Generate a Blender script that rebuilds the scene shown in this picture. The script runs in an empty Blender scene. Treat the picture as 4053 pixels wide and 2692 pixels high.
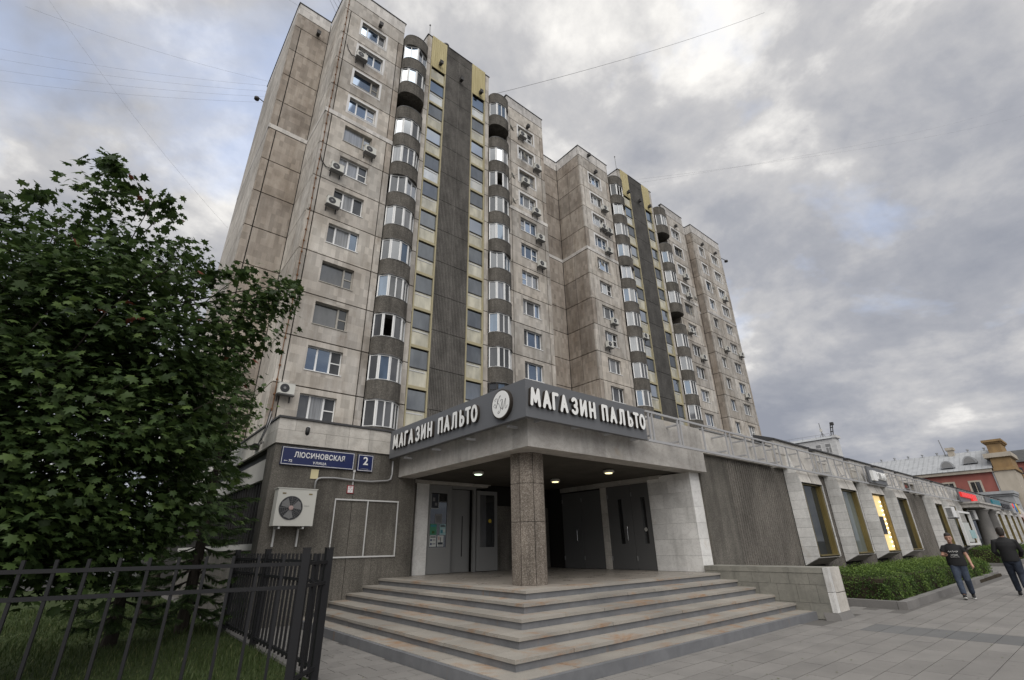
import bpy, bmesh, math, random
import numpy as np
from mathutils import Vector, Matrix
random.seed(11); rng = np.random.default_rng(5)
PI = math.pi; R = math.radians
sc = bpy.context.scene
C = sc.collection

# ------------------------------------------------------------------ camera
cam_d = bpy.data.cameras.new('camera'); cam = bpy.data.objects.new('camera', cam_d); C.objects.link(cam)
cam_d.sensor_width = 36.0; cam_d.lens = 36.0 * 1867.745 / 4053.0
cam_d.clip_start = 0.05; cam_d.clip_end = 3000.0
cam.matrix_world = (Matrix.Translation((0, 0, 1.55)) @ Matrix.Rotation(-0.697707851, 4, 'Z')
                    @ Matrix.Rotation(1.98226941, 4, 'X') @ Matrix.Rotation(-0.0184386821, 4, 'Z'))
sc.camera = cam

# ------------------------------------------------------------------ view
sc.view_settings.view_transform = 'Standard'; sc.view_settings.look = 'None'
sc.view_settings.exposure = 0.75; sc.view_settings.gamma = 1.0
sc.view_settings.use_curve_mapping = False
sc.cycles.max_bounces = 6; sc.cycles.diffuse_bounces = 3; sc.cycles.glossy_bounces = 3
sc.cycles.transmission_bounces = 3; sc.cycles.transparent_max_bounces = 6
sc.cycles.use_denoising = True

# ------------------------------------------------------------------ sky (overcast, broken cloud)
SUN = Vector((-0.44, -0.56, 0.80)).normalized()
world = bpy.data.worlds.new('World'); sc.world = world; world.use_nodes = True
def world_nodes():
    nt = world.node_tree; nt.nodes.clear(); N = nt.nodes.new; L = nt.links.new
    out = N('ShaderNodeOutputWorld'); bg = N('ShaderNodeBackground'); bg.inputs[1].default_value = 0.1
    L(bg.outputs[0], out.inputs[0])
    sky = N('ShaderNodeTexSky'); sky.sky_type = 'NISHITA'; sky.sun_disc = False
    sky.sun_elevation = math.asin(SUN.z); sky.sun_rotation = math.atan2(SUN.x, SUN.y)
    tc = N('ShaderNodeTexCoord'); sep = N('ShaderNodeSeparateXYZ'); L(tc.outputs['Generated'], sep.inputs[0])
    def M(op, a, b=None, clamp=False):
        n = N('ShaderNodeMath'); n.operation = op; n.use_clamp = clamp
        for i, v in enumerate((a, b)):
            if v is None: continue
            if isinstance(v, (int, float)): n.inputs[i].default_value = v
            else: L(v, n.inputs[i])
        return n.outputs[0]
    z = M('MAXIMUM', sep.outputs[2], 0.0); den = M('ADD', z, 0.34)
    cmb = N('ShaderNodeCombineXYZ'); L(M('DIVIDE', sep.outputs[0], den), cmb.inputs[0]); L(M('DIVIDE', sep.outputs[1], den), cmb.inputs[1])
    def noise(scale, detail, rough, off, dist=0.0):
        mp = N('ShaderNodeMapping'); mp.inputs['Location'].default_value = off; L(cmb.outputs[0], mp.inputs[0])
        n = N('ShaderNodeTexNoise'); n.inputs['Scale'].default_value = scale; n.inputs['Detail'].default_value = detail
        n.inputs['Roughness'].default_value = rough; n.inputs['Distortion'].default_value = dist; L(mp.outputs[0], n.inputs[0]); return n.outputs[0]
    def ramp(fac, stops):
        r = N('ShaderNodeValToRGB'); L(fac, r.inputs[0]); e = r.color_ramp.elements
        while len(e) < len(stops): e.new(0.5)
        for el, (p, c) in zip(e, stops): el.position = p; el.color = (*c, 1)
        return r.outputs[0]
    a = noise(1.15, 9, 0.56, (13.88, 21.26, 26.36), 0.25)
    b = noise(3.4, 8, 0.58, (21.12, 27.33, 11.85), 0.12)
    mixv = M('ADD', M('MULTIPLY', a, 0.52), M('MULTIPLY', b, 0.48))
    lift = M('ADD', mixv, M('MULTIPLY', M('SUBTRACT', z, 0.5), 0.10))      # overcast sky: brighter towards the zenith
    cl = ramp(lift, [(0.37, (1.85, 1.97, 2.3)), (0.46, (2.5, 2.57, 2.82)), (0.53, (3.5, 3.48, 3.55)), (0.605, (6.2, 6.05, 5.8))])
    gap = ramp(noise(1.7, 6, 0.55, (23.73, 13.04, 28.07), 0.3), [(0.56, (0, 0, 0)), (0.68, (1, 1, 1))])
    mx = N('ShaderNodeMix'); mx.data_type = 'RGBA'; L(M('MULTIPLY', gap, M('MULTIPLY', M('MULTIPLY', z, 2.0, True), 0.5)), mx.inputs[0]); L(cl, mx.inputs[6])
    tint = N('ShaderNodeMix'); tint.data_type = 'RGBA'; tint.blend_type = 'ADD'; tint.inputs[0].default_value = 1.0
    L(sky.outputs[0], tint.inputs[6]); tint.inputs[7].default_value = (2.2, 2.6, 3.6, 1); L(tint.outputs[2], mx.inputs[7])
    L(mx.outputs[2], bg.inputs[0])
world_nodes()

sun_d = bpy.data.lights.new('sun', 'SUN'); sun_d.energy = 1.5; sun_d.angle = R(70); sun_d.color = (1.0, 0.97, 0.93)
sun = bpy.data.objects.new('sun', sun_d); C.objects.link(sun)
sun.rotation_euler = SUN.to_track_quat('Z', 'Y').to_euler(); sun.location = (0, -20, 60)

# ------------------------------------------------------------------ materials
MT = {}
def base_mat(name):
    m = bpy.data.materials.new(name); m.use_nodes = True
    nt = m.node_tree; b = nt.nodes['Principled BSDF']; MT[name] = m
    return m, nt, b
def flat(name, col, rough=0.7, spec=0.4, metal=0.0, emit=None, es=0.0):
    m, nt, b = base_mat(name)
    b.inputs['Base Color'].default_value = (*col, 1); b.inputs['Roughness'].default_value = rough
    b.inputs['Specular IOR Level'].default_value = spec; b.inputs['Metallic'].default_value = metal
    if emit: b.inputs['Emission Color'].default_value = (*emit, 1); b.inputs['Emission Strength'].default_value = es
    return m
class NB:
    """small node builder on a principled material"""
    def __init__(s, name, rough=0.8, spec=0.3, metal=0.0):
        s.m, s.nt, s.b = base_mat(name); s.b.inputs['Roughness'].default_value = rough
        s.b.inputs['Specular IOR Level'].default_value = spec; s.b.inputs['Metallic'].default_value = metal
        g = s.nt.nodes.new('ShaderNodeNewGeometry'); s.pos = g.outputs['Position']
        oi = s.nt.nodes.new('ShaderNodeObjectInfo'); s.rnd = oi.outputs['Random']
    def N(s, t): return s.nt.nodes.new(t)
    def L(s, a, b): s.nt.links.new(a, b)
    def map(s, scale=(1, 1, 1), loc=(0, 0, 0), src=None):
        n = s.N('ShaderNodeMapping'); n.inputs['Scale'].default_value = scale; n.inputs['Location'].default_value = loc
        s.L(src or s.pos, n.inputs[0]); return n.outputs[0]
    def noise(s, scale, detail=4, rough=0.55, vec=None, dist=0.0):
        n = s.N('ShaderNodeTexNoise'); n.inputs['Scale'].default_value = scale; n.inputs['Detail'].default_value = detail
        n.inputs['Roughness'].default_value = rough; n.inputs['Distortion'].default_value = dist
        s.L(vec or s.pos, n.inputs[0]); return n.outputs[0]
    def vor(s, scale, vec=None, feature='F1', out=0):
        n = s.N('ShaderNodeTexVoronoi'); n.feature = feature; n.inputs['Scale'].default_value = scale
        s.L(vec or s.pos, n.inputs[0]); return n.outputs[out]
    def cell(s, size, off=(0.013, 0.017, 0.011)):
        a = s.N('ShaderNodeVectorMath'); a.operation = 'ADD'; s.L(s.pos, a.inputs[0]); a.inputs[1].default_value = off
        n = s.N('ShaderNodeVectorMath'); n.operation = 'SNAP'; s.L(a.outputs[0], n.inputs[0]); n.inputs[1].default_value = size
        w = s.N('ShaderNodeTexWhiteNoise'); s.L(n.outputs[0], w.inputs[0]); return w.outputs[0]
    def ramp(s, fac, stops):
        r = s.N('ShaderNodeValToRGB'); s.L(fac, r.inputs[0]); e = r.color_ramp.elements
        while len(e) < len(stops): e.new(0.5)
        for el, (p, c) in zip(e, stops):
            el.position = p; el.color = ((c, c, c, 1) if isinstance(c, (int, float)) else (*c, 1))
        return r.outputs[0]
    def mix(s, fac, a, b, mode='MIX'):
        n = s.N('ShaderNodeMix'); n.data_type = 'RGBA'; n.blend_type = mode
        for i, v in ((0, fac), (6, a), (7, b)):
            if isinstance(v, (int, float)): n.inputs[i].default_value = v if i == 0 else (v, v, v, 1)
            elif isinstance(v, tuple): n.inputs[i].default_value = (*v, 1)
            else: s.L(v, n.inputs[i])
        return n.outputs[2]
    def math(s, op, a, b):
        n = s.N('ShaderNodeMath'); n.operation = op
        for i, v in enumerate((a, b)):
            if isinstance(v, (int, float)): n.inputs[i].default_value = v
            else: s.L(v, n.inputs[i])
        return n.outputs[0]
    def sepz(s):
        n = s.N('ShaderNodeSeparateXYZ'); s.L(s.pos, n.inputs[0]); return n.outputs
    def col(s, c): s.L(c, s.b.inputs['Base Color']); return s
    def rough(s, c): s.L(c, s.b.inputs['Roughness']); return s
    def bump(s, h, strength=0.3, dist=0.01):
        n = s.N('ShaderNodeBump'); n.inputs['Strength'].default_value = strength; n.inputs['Distance'].default_value = dist
        s.L(h, n.inputs['Height']); s.L(n.outputs[0], s.b.inputs['Normal']); return s

def concrete_tile(name, light, mid, dark, stain=1.0):
    n = NB(name, 0.88, 0.2)
    c = n.ramp(n.noise(0.45, 6, 0.6, n.map((1, 1, 0.7))), [(0.30, dark), (0.46, mid), (0.62, light)])
    t = n.ramp(n.cell((0.26, 0.26, 0.52)), [(0.0, 0.80), (1.0, 1.12)])
    c = n.mix(1.0, c, t, 'MULTIPLY')
    st = n.ramp(n.noise(1.0, 7, 0.66, n.map((1.6, 1.6, 0.16))), [(0.38, (0.60, 0.56, 0.52)), (0.54, (1, 1, 1))])
    c = n.mix(0.34 * stain, c, st, 'MULTIPLY')
    br = n.ramp(n.noise(0.8, 8, 0.7, n.map((1, 1, 0.5), (5, 3, 9))), [(0.58, 0.0), (0.72, 1.0)])
    c = n.mix(n.math('MULTIPLY', br, 0.42 * stain), c, (0.20, 0.15, 0.11))
    v = n.ramp(n.rnd, [(0.0, (0.80, 0.79, 0.78)), (0.5, (0.98, 0.97, 0.96)), (1.0, (1.1, 1.08, 1.05))])
    c = n.mix(1.0, c, v, 'MULTIPLY')
    fine = n.ramp(n.noise(28, 3, 0.7), [(0.3, 0.86), (0.7, 1.1)])
    n.col(n.mix(1.0, c, fine, 'MULTIPLY')); n.bump(n.noise(14, 5, 0.7), 0.25, 0.02)
    return n.m
concrete_tile('panel', (0.54, 0.515, 0.475), (0.475, 0.447, 0.407), (0.38, 0.35, 0.31))
concrete_tile('panel_b', (0.52, 0.495, 0.46), (0.45, 0.42, 0.38), (0.33, 0.298, 0.258), 1.3)
concrete_tile('panel_c', (0.51, 0.478, 0.435), (0.45, 0.418, 0.375), (0.39, 0.357, 0.315), 0.6)
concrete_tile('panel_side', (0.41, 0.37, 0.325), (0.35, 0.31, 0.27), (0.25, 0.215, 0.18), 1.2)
concrete_tile('paint_band', (0.60, 0.585, 0.565), (0.56, 0.545, 0.525), (0.50, 0.485, 0.465), 0.3)
flat('surround_white', (0.66, 0.65, 0.635), 0.8)
flat('seam', (0.045, 0.043, 0.042), 0.9)
flat('coping', (0.05, 0.05, 0.052), 0.5)
flat('white_frame', (0.74, 0.74, 0.73), 0.4)
flat('old_frame', (0.36, 0.34, 0.30), 0.7)
flat('dark_frame', (0.035, 0.033, 0.032), 0.6)
def pebble(name, dark, mid, light, sc_=42, rough=0.9, drips=0.8):
    n = NB(name, rough, 0.25)
    v = n.vor(sc_, out=1)
    sp = n.N('ShaderNodeSeparateColor'); n.L(v, sp.inputs[0])
    c = n.ramp(sp.outputs[0], [(0.0, dark), (0.6, mid), (1.0, light)])
    big = n.ramp(n.noise(1.1, 6, 0.6, n.map((1, 1, 0.55))), [(0.33, 0.66), (0.62, 1.12)])
    c = n.mix(1.0, c, big, 'MULTIPLY')
    drip = n.ramp(n.noise(1.0, 6, 0.65, n.map((3.5, 3.5, 0.22))), [(0.36, 0.62), (0.52, 1.0)])
    n.col(n.mix(drips, c, drip, 'MULTIPLY')); n.bump(n.vor(sc_), 0.55, 0.008)
    return n.m
pebble('pebble_wall', (0.10, 0.092, 0.08), (0.145, 0.134, 0.116), (0.20, 0.186, 0.163), 75)
pebble('pebble_column', (0.15, 0.126, 0.104), (0.225, 0.194, 0.162), (0.35, 0.31, 0.268), 60)
pebble('balcony_grey', (0.085, 0.078, 0.068), (0.118, 0.108, 0.094), (0.16, 0.148, 0.13), 20)
pebble('ribbed_dark', (0.10, 0.094, 0.086), (0.128, 0.12, 0.11), (0.165, 0.155, 0.14), 24, 0.9, 0.25)
pebble('ribbed_shop', (0.125, 0.114, 0.1), (0.175, 0.161, 0.142), (0.25, 0.232, 0.207), 60, 0.9, 0.45)
pebble('ribbed_plain', (0.065, 0.062, 0.057), (0.085, 0.081, 0.075), (0.11, 0.105, 0.098), 24, 0.9, 0.2)
def marble(name, a, b_, vein, rough=0.45):
    n = NB(name, rough, 0.4)
    c = n.ramp(n.noise(2.2, 8, 0.62, dist=0.6), [(0.3, b_), (0.62, a)])
    ve = n.ramp(n.noise(3.1, 9, 0.7, n.map((1, 1, 1.6)), 1.2), [(0.47, 0.0), (0.5, 0.55), (0.53, 0.0)])
    c = n.mix(n.math('MULTIPLY', ve, 0.6), c, vein)
    och = n.ramp(n.noise(1.3, 5, 0.6, n.map((1, 1, 1), (4, 8, 2))), [(0.60, 0.0), (0.76, 0.45)])
    c = n.mix(och, c, (0.42, 0.33, 0.2))
    c = n.mix(1.0, c, n.ramp(n.rnd, [(0, 0.86), (1, 1.07)]), 'MULTIPLY')
    drip = n.ramp(n.noise(1.0, 6, 0.65, n.map((2.6, 2.6, 0.2), (1, 2, 3))), [(0.36, 0.72), (0.5, 1.0)])
    n.col(n.mix(0.7, c, drip, 'MULTIPLY')); n.bump(n.noise(9, 6, 0.6), 0.08, 0.02)
    return n.m
marble('marble', (0.80, 0.79, 0.765), (0.66, 0.65, 0.625), (0.36, 0.35, 0.33))
marble('marble_warm', (0.60, 0.57, 0.52), (0.46, 0.435, 0.395), (0.26, 0.22, 0.17))
marble('beam_concrete', (0.47, 0.45, 0.42), (0.34, 0.32, 0.295), (0.2, 0.17, 0.14), 0.7)
marble('side_wall_stone', (0.27, 0.26, 0.225), (0.195, 0.19, 0.165), (0.12, 0.115, 0.1), 0.6)
def tread(name, a, b_):
    n = NB(name, 0.6, 0.35)
    c = n.ramp(n.noise(0.9, 6, 0.6), [(0.32, b_), (0.62, a)])
    sp = n.ramp(n.noise(120, 2, 0.6), [(0.35, 0.84), (0.65, 1.12)])
    c = n.mix(1.0, c, sp, 'MULTIPLY')
    ru = n.ramp(n.noise(1.7, 8, 0.68, n.map((1, 1, 2.5), (2, 6, 1)), 0.4), [(0.53, 0.0), (0.69, 0.85)])
    c = n.mix(ru, c, (0.29, 0.165, 0.085))
    n.col(n.mix(1.0, c, n.ramp(n.rnd, [(0, 0.88), (1, 1.08)]), 'MULTIPLY')); n.bump(n.noise(60, 3), 0.08, 0.01)
tread('tread_stone', (0.335, 0.31, 0.272), (0.25, 0.233, 0.207))
def floor_stone():
    n = NB('platform_stone', 0.3, 0.5)
    c = n.ramp(n.noise(0.8, 6, 0.6), [(0.3, (0.25, 0.225, 0.195)), (0.65, (0.34, 0.305, 0.265))])
    n.col(n.mix(1.0, c, n.ramp(n.rnd, [(0, 0.9), (1, 1.08)]), 'MULTIPLY')); n.rough(n.ramp(n.noise(3, 5), [(0.3, 0.22), (0.7, 0.5)]))
floor_stone()
def grey_paint():
    n = NB('riser_paint', 0.55, 0.4)
    c = n.ramp(n.noise(3, 7, 0.65), [(0.3, (0.125, 0.128, 0.135)), (0.65, (0.175, 0.178, 0.186))])
    ru = n.ramp(n.noise(1.0, 7, 0.7, n.map((5, 5, 0.5))), [(0.62, 0.0), (0.72, 0.8)])
    n.col(n.mix(ru, c, (0.20, 0.125, 0.07))); n.bump(n.noise(20, 4), 0.1, 0.01)
grey_paint()
def paving(name, a, b_):
    n = NB(name, 0.8, 0.3)
    c = n.ramp(n.noise(1.3, 7, 0.62), [(0.3, b_), (0.66, a)])
    c = n.mix(1.0, c, n.ramp(n.noise(150, 2, 0.6), [(0.3, 0.82), (0.7, 1.15)]), 'MULTIPLY')
    c = n.mix(1.0, c, n.ramp(n.rnd, [(0, 0.90), (1, 1.06)]), 'MULTIPLY')
    sp = n.ramp(n.vor(1.6), [(0.03, 0.6), (0.07, 1.0)]); c = n.mix(0.5, c, sp, 'MULTIPLY')
    n.col(c); n.bump(n.noise(90, 3), 0.15, 0.006)
paving('slab', (0.225, 0.214, 0.20), (0.178, 0.17, 0.16))
paving('slab_dark', (0.15, 0.15, 0.148), (0.125, 0.125, 0.124))
paving('kerb_granite', (0.21, 0.20, 0.19), (0.15, 0.145, 0.14))
flat('joint_sand', (0.11, 0.105, 0.098), 0.95)
flat('wire', (0.22, 0.22, 0.225), 0.6)
def asphalt():
    n = NB('asphalt', 0.9, 0.25)
    n.col(n.ramp(n.noise(2.0, 8, 0.7), [(0.3, (0.05, 0.05, 0.05)), (0.7, (0.085, 0.083, 0.08))])); n.bump(n.noise(80, 2), 0.2, 0.01)
asphalt()
def soil(name, a, b_):
    n = NB(name, 0.95, 0.1)
    n.col(n.ramp(n.noise(5, 6, 0.7), [(0.3, a), (0.7, b_)])); n.bump(n.noise(25, 4), 0.5, 0.03)
soil('soil', (0.035, 0.028, 0.02), (0.06, 0.05, 0.035))
soil('turf', (0.024, 0.036, 0.013), (0.05, 0.066, 0.025))
def leafmat(name, ramp_, trans=0.25, rough=0.55):
    n = NB(name, rough, 0.25)
    g = n.N('ShaderNodeAttribute'); g.attribute_name = 'tone'
    c = n.ramp(g.outputs['Fac'], ramp_)
    n.col(c)
    tr = n.N('ShaderNodeBsdfTranslucent'); n.L(c, tr.inputs[0])
    mx = n.N('ShaderNodeMixShader'); mx.inputs[0].default_value = trans
    out = n.nt.nodes['Material Output']; n.L(n.b.outputs[0], mx.inputs[1]); n.L(tr.outputs[0], mx.inputs[2]); n.L(mx.outputs[0], out.inputs[0])
leafmat('maple_leaf', [(0.0, (0.022, 0.042, 0.014)), (0.5, (0.05, 0.085, 0.025)), (0.9, (0.10, 0.15, 0.04)), (0.93, (0.15, 0.07, 0.03)), (1.0, (0.17, 0.045, 0.03))], 0.32)
leafmat('light_leaf', [(0.0, (0.06, 0.11, 0.03)), (1.0, (0.15, 0.21, 0.06))], 0.3)  # paler green on the added tree puts brighter light into the leaf colour
leafmat('hedge_leaf', [(0.0, (0.035, 0.07, 0.016)), (0.5, (0.095, 0.155, 0.034)), (1.0, (0.185, 0.265, 0.058))], 0.32)
leafmat('needle', [(0.0, (0.022, 0.045, 0.018)), (1.0, (0.09, 0.14, 0.045))], 0.15)
leafmat('grass_blade', [(0.0, (0.028, 0.048, 0.014)), (0.7, (0.066, 0.095, 0.03)), (1.0, (0.15, 0.155, 0.07))], 0.2)
def barkm():
    n = NB('bark', 0.95, 0.1)
    n.col(n.ramp(n.noise(6, 7, 0.7, n.map((1, 1, 0.2))), [(0.3, (0.022, 0.019, 0.016)), (0.7, (0.07, 0.06, 0.05))])); n.bump(n.noise(12, 5, 0.7, n.map((1, 1, 0.25))), 0.8, 0.03)
barkm()
flat('fence_paint', (0.012, 0.012, 0.0135), 0.55, 0.3)
flat('steel_frame', (0.36, 0.36, 0.365), 0.5, 0.5)
flat('sign_grey', (0.122, 0.126, 0.134), 0.5, 0.4)
flat('letter_white', (0.80, 0.80, 0.78), 0.35, 0.4)
flat('letter_side', (0.030, 0.024, 0.019), 0.5)
flat('ink', (0.03, 0.03, 0.035), 0.6)
flat('sign_blue', (0.010, 0.018, 0.085), 0.35, 0.5)
flat('sign_white', (0.72, 0.72, 0.72), 0.5)
flat('red_paint', (0.33, 0.02, 0.03), 0.45)
flat('red_letter', (0.70, 0.03, 0.03), 0.4, emit=(1.0, 0.04, 0.03), es=0.18)
flat('teal_letter', (0.03, 0.20, 0.25), 0.4)
flat('blue_letter', (0.03, 0.17, 0.48), 0.4)
flat('yellow_letter', (0.62, 0.45, 0.05), 0.4)
flat('cream_plate', (0.62, 0.55, 0.33), 0.6)
flat('ac_body', (0.56, 0.555, 0.51), 0.45)
flat('ac_dark', (0.03, 0.031, 0.034), 0.5)
flat('ac_grey', (0.20, 0.20, 0.20), 0.6)
flat('hub_pink', (0.42, 0.30, 0.28), 0.5)
flat('conduit', (0.28, 0.28, 0.28), 0.4, 0.5, 0.3)
flat('trunking', (0.55, 0.55, 0.54), 0.5)
flat('black', (0.012, 0.012, 0.012), 0.5)
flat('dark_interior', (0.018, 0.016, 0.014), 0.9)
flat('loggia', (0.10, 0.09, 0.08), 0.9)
def brass():
    n = NB('brass', 0.45, 0.5, 0.35)
    n.col(n.ramp(n.noise(4, 6, 0.6, n.map((1, 1, 0.3))), [(0.3, (0.14, 0.105, 0.035)), (0.7, (0.24, 0.19, 0.075))]))
brass()
def siding():
    n = NB('yellow_siding', 0.6, 0.35)
    n.col(n.ramp(n.noise(1.5, 6, 0.6, n.map((2, 2, 0.2))), [(0.3, (0.38, 0.32, 0.155)), (0.65, (0.50, 0.435, 0.235))]))
siding()
flat('cream_frame', (0.38, 0.335, 0.21), 0.6)
def glass(name, interior, refl, tint=(0.9, 0.95, 1.0), rough=0.03, fold=(1.4, 1.4, 0.5)):
    m = bpy.data.materials.new(name); m.use_nodes = True; MT[name] = m; nt = m.node_tree; nt.nodes.clear()
    N = nt.nodes.new; L = nt.links.new
    out = N('ShaderNodeOutputMaterial'); mx = N('ShaderNodeMixShader'); d = N('ShaderNodeBsdfDiffuse'); g = N('ShaderNodeBsdfGlossy')
    g.inputs['Roughness'].default_value = rough; g.inputs[0].default_value = (*[c * 0.8 for c in tint], 1)
    geo = N('ShaderNodeNewGeometry'); no = N('ShaderNodeTexNoise'); no.inputs['Scale'].default_value = 1.3; no.inputs['Detail'].default_value = 3
    mp = N('ShaderNodeMapping'); mp.inputs['Scale'].default_value = fold; L(geo.outputs[0], mp.inputs[0]); L(mp.outputs[0], no.inputs[0])
    rp = N('ShaderNodeValToRGB'); L(no.outputs[0], rp.inputs[0]); e = rp.color_ramp.elements
    e[0].position = 0.35; e[0].color = (*[c * 0.6 for c in interior], 1); e[1].position = 0.65; e[1].color = (*interior, 1)
    L(rp.outputs[0], d.inputs[0])
    lw = N('ShaderNodeLayerWeight'); lw.inputs[0].default_value = 0.25
    ad = N('ShaderNodeMath'); ad.operation = 'MULTIPLY_ADD'; ad.use_clamp = True; L(lw.outputs['Fresnel'], ad.inputs[0]); ad.inputs[1].default_value = 0.45; ad.inputs[2].default_value = refl
    L(ad.outputs[0], mx.inputs[0]); L(d.outputs[0], mx.inputs[1]); L(g.outputs[0], mx.inputs[2]); L(mx.outputs[0], out.inputs[0])
glass('milky_glass', (0.60, 0.565, 0.44), 0.10)
glass('stair_glass', (0.115, 0.122, 0.13), 0.13, (0.82, 0.9, 1.0))
glass('glass_blue', (0.085, 0.12, 0.175), 0.10, (0.75, 0.87, 1.0))
glass('glass_sky', (0.03, 0.045, 0.07), 0.34, (0.66, 0.80, 1.0))
glass('glass_grey', (0.11, 0.11, 0.112), 0.10)
glass('glass_curtain', (0.29, 0.295, 0.30), 0.08, fold=(8.0, 8.0, 0.35))
glass('glass_dark', (0.03, 0.03, 0.03), 0.10)
glass('glass_net', (0.075, 0.077, 0.08), 0.03)
glass('shop_glass', (0.035, 0.037, 0.035), 0.10)
glass('shop_glass_pale', (0.17, 0.19, 0.175), 0.14)
flat('lit_panel', (0.55, 0.42, 0.2), 0.6, emit=(1.0, 0.72, 0.33), es=0.45)
flat('bulb', (0.9, 0.85, 0.7), 0.4, emit=(1.0, 0.86, 0.6), es=3.0)
flat('lamp_glow', (0.85, 0.8, 0.65), 0.4, emit=(1.0, 0.85, 0.45), es=1.3)
flat('lamp_glow_green', (0.8, 0.85, 0.75), 0.4, emit=(0.8, 1.0, 0.75), es=1.3)
flat('lamp_ring', (0.50, 0.48, 0.44), 0.5)
flat('door_grey', (0.21, 0.21, 0.205), 0.45, 0.45)
flat('door_dark', (0.105, 0.105, 0.104), 0.5, 0.4)
flat('chrome', (0.5, 0.5, 0.5), 0.25, 0.5, 0.9)
flat('skin', (0.45, 0.26, 0.19), 0.55); flat('hair', (0.02, 0.015, 0.012), 0.6)
flat('shirt_black', (0.012, 0.012, 0.013), 0.85); flat('jacket_black', (0.009, 0.009, 0.010), 0.75)
def denim(name, a, b_):
    n = NB(name, 0.9, 0.2); n.col(n.ramp(n.noise(7, 6, 0.65), [(0.3, a), (0.7, b_)]))
denim('denim', (0.028, 0.036, 0.055), (0.062, 0.078, 0.11)); denim('denim_dark', (0.014, 0.017, 0.025), (0.034, 0.042, 0.06))
flat('shoe', (0.015, 0.015, 0.016), 0.6); flat('sole', (0.6, 0.6, 0.58), 0.7)
def plaster(name, a, b_):
    n = NB(name, 0.9, 0.2); n.col(n.ramp(n.noise(1.2, 7, 0.6, n.map((1, 1, 0.4))), [(0.3, b_), (0.7, a)]))
plaster('red_plaster', (0.31, 0.115, 0.095), (0.25, 0.09, 0.075)); plaster('ochre_plaster', (0.35, 0.235, 0.115), (0.22, 0.15, 0.085))
plaster('cream_plaster', (0.48, 0.43, 0.36), (0.38, 0.34, 0.28)); plaster('white_cladding', (0.58, 0.58, 0.57), (0.50, 0.50, 0.50))
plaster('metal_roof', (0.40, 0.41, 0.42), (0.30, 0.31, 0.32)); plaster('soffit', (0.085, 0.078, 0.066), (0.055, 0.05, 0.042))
plaster('roof_felt', (0.10, 0.10, 0.10), (0.07, 0.07, 0.07)); plaster('pale_render', (0.46, 0.45, 0.42), (0.38, 0.37, 0.35))

# ------------------------------------------------------------------ mesh helpers
class MB:
    def __init__(s): s.v = []; s.f = []; s.mi = []; s.m = 0
    def add(s, vs, fs):
        o = len(s.v); s.v += [tuple(p) for p in vs]
        for f in fs: s.f.append(tuple(i + o for i in f)); s.mi.append(s.m)
        return s
    def box(s, x0, x1, y0, y1, z0, z1):
        if x0 > x1: x0, x1 = x1, x0
        if y0 > y1: y0, y1 = y1, y0
        if z0 > z1: z0, z1 = z1, z0
        return s.add([(x0, y0, z0), (x1, y0, z0), (x1, y1, z0), (x0, y1, z0), (x0, y0, z1), (x1, y0, z1), (x1, y1, z1), (x0, y1, z1)],
                     [(0, 3, 2, 1), (4, 5, 6, 7), (0, 1, 5, 4), (1, 2, 6, 5), (2, 3, 7, 6), (3, 0, 4, 7)])
    def poly(s, pts): return s.add(pts, [tuple(range(len(pts)))])
    def prism(s, pts, d):
        """closed polygon (3-d points) extruded by vector d"""
        n = len(pts); d = Vector(d); q = [Vector(p) for p in pts]
        vs = q + [p + d for p in q]
        return s.add(vs, [tuple(range(n - 1, -1, -1)), tuple(range(n, 2 * n))] + [(i, (i + 1) % n, n + (i + 1) % n, n + i) for i in range(n)])
    def tube(s, pts, r, n=8, cap=True):
        pts = [Vector(p) for p in pts]; rs = r if isinstance(r, (list, tuple)) else [r] * len(pts)
        rings = []; up = None
        for i, p in enumerate(pts):
            d = (pts[min(i + 1, len(pts) - 1)] - pts[max(i - 1, 0)]).normalized()
            if up is None: up = d.orthogonal().normalized()
            up = (up - d * up.dot(d)); up = up.normalized() if up.length > 1e-6 else d.orthogonal().normalized()
            w = d.cross(up)
            rings.append([p + (up * math.cos(2 * PI * k / n) + w * math.sin(2 * PI * k / n)) * rs[i] for k in range(n)])
        vs = [q for rg in rings for q in rg]; fs = []
        for i in range(len(pts) - 1):
            for k in range(n): fs.append((i * n + k, i * n + (k + 1) % n, (i + 1) * n + (k + 1) % n, (i + 1) * n + k))
        if cap: fs += [tuple(range(n - 1, -1, -1)), tuple(range((len(pts) - 1) * n, len(pts) * n))]
        return s.add(vs, fs)
    def lathe(s, prof, c, axis='z', n=20):
        vs = []; fs = []
        for (r, h) in prof:
            for k in range(n):
                a = 2 * PI * k / n; u, w = r * math.cos(a), r * math.sin(a)
                vs.append((c[0] + u, c[1] + w, c[2] + h) if axis == 'z' else ((c[0] + u, c[1] + h, c[2] + w) if axis == 'y' else (c[0] + h, c[1] + u, c[2] + w)))
        for i in range(len(prof) - 1):
            for k in range(n): fs.append((i * n + k, i * n + (k + 1) % n, (i + 1) * n + (k + 1) % n, (i + 1) * n + k))
        fs += [tuple(range(n - 1, -1, -1)), tuple(range((len(prof) - 1) * n, len(prof) * n))]
        return s.add(vs, fs)
    def mesh(s, name, mats, smooth=False):
        me = bpy.data.meshes.new(name); me.from_pydata(s.v, [], s.f)
        for m in (mats if isinstance(mats, (list, tuple)) else [mats]): me.materials.append(MT[m])
        if len(me.materials) > 1: me.polygons.foreach_set('material_index', s.mi)
        bm = bmesh.new(); bm.from_mesh(me); bmesh.ops.recalc_face_normals(bm, faces=bm.faces); bm.to_mesh(me); bm.free()
        if smooth: me.polygons.foreach_set('use_smooth', [True] * len(me.polygons))
        me.update(); return me
WP = {}
def world_of(o): return WP.get(o.name, Vector((0, 0, 0)))
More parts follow.
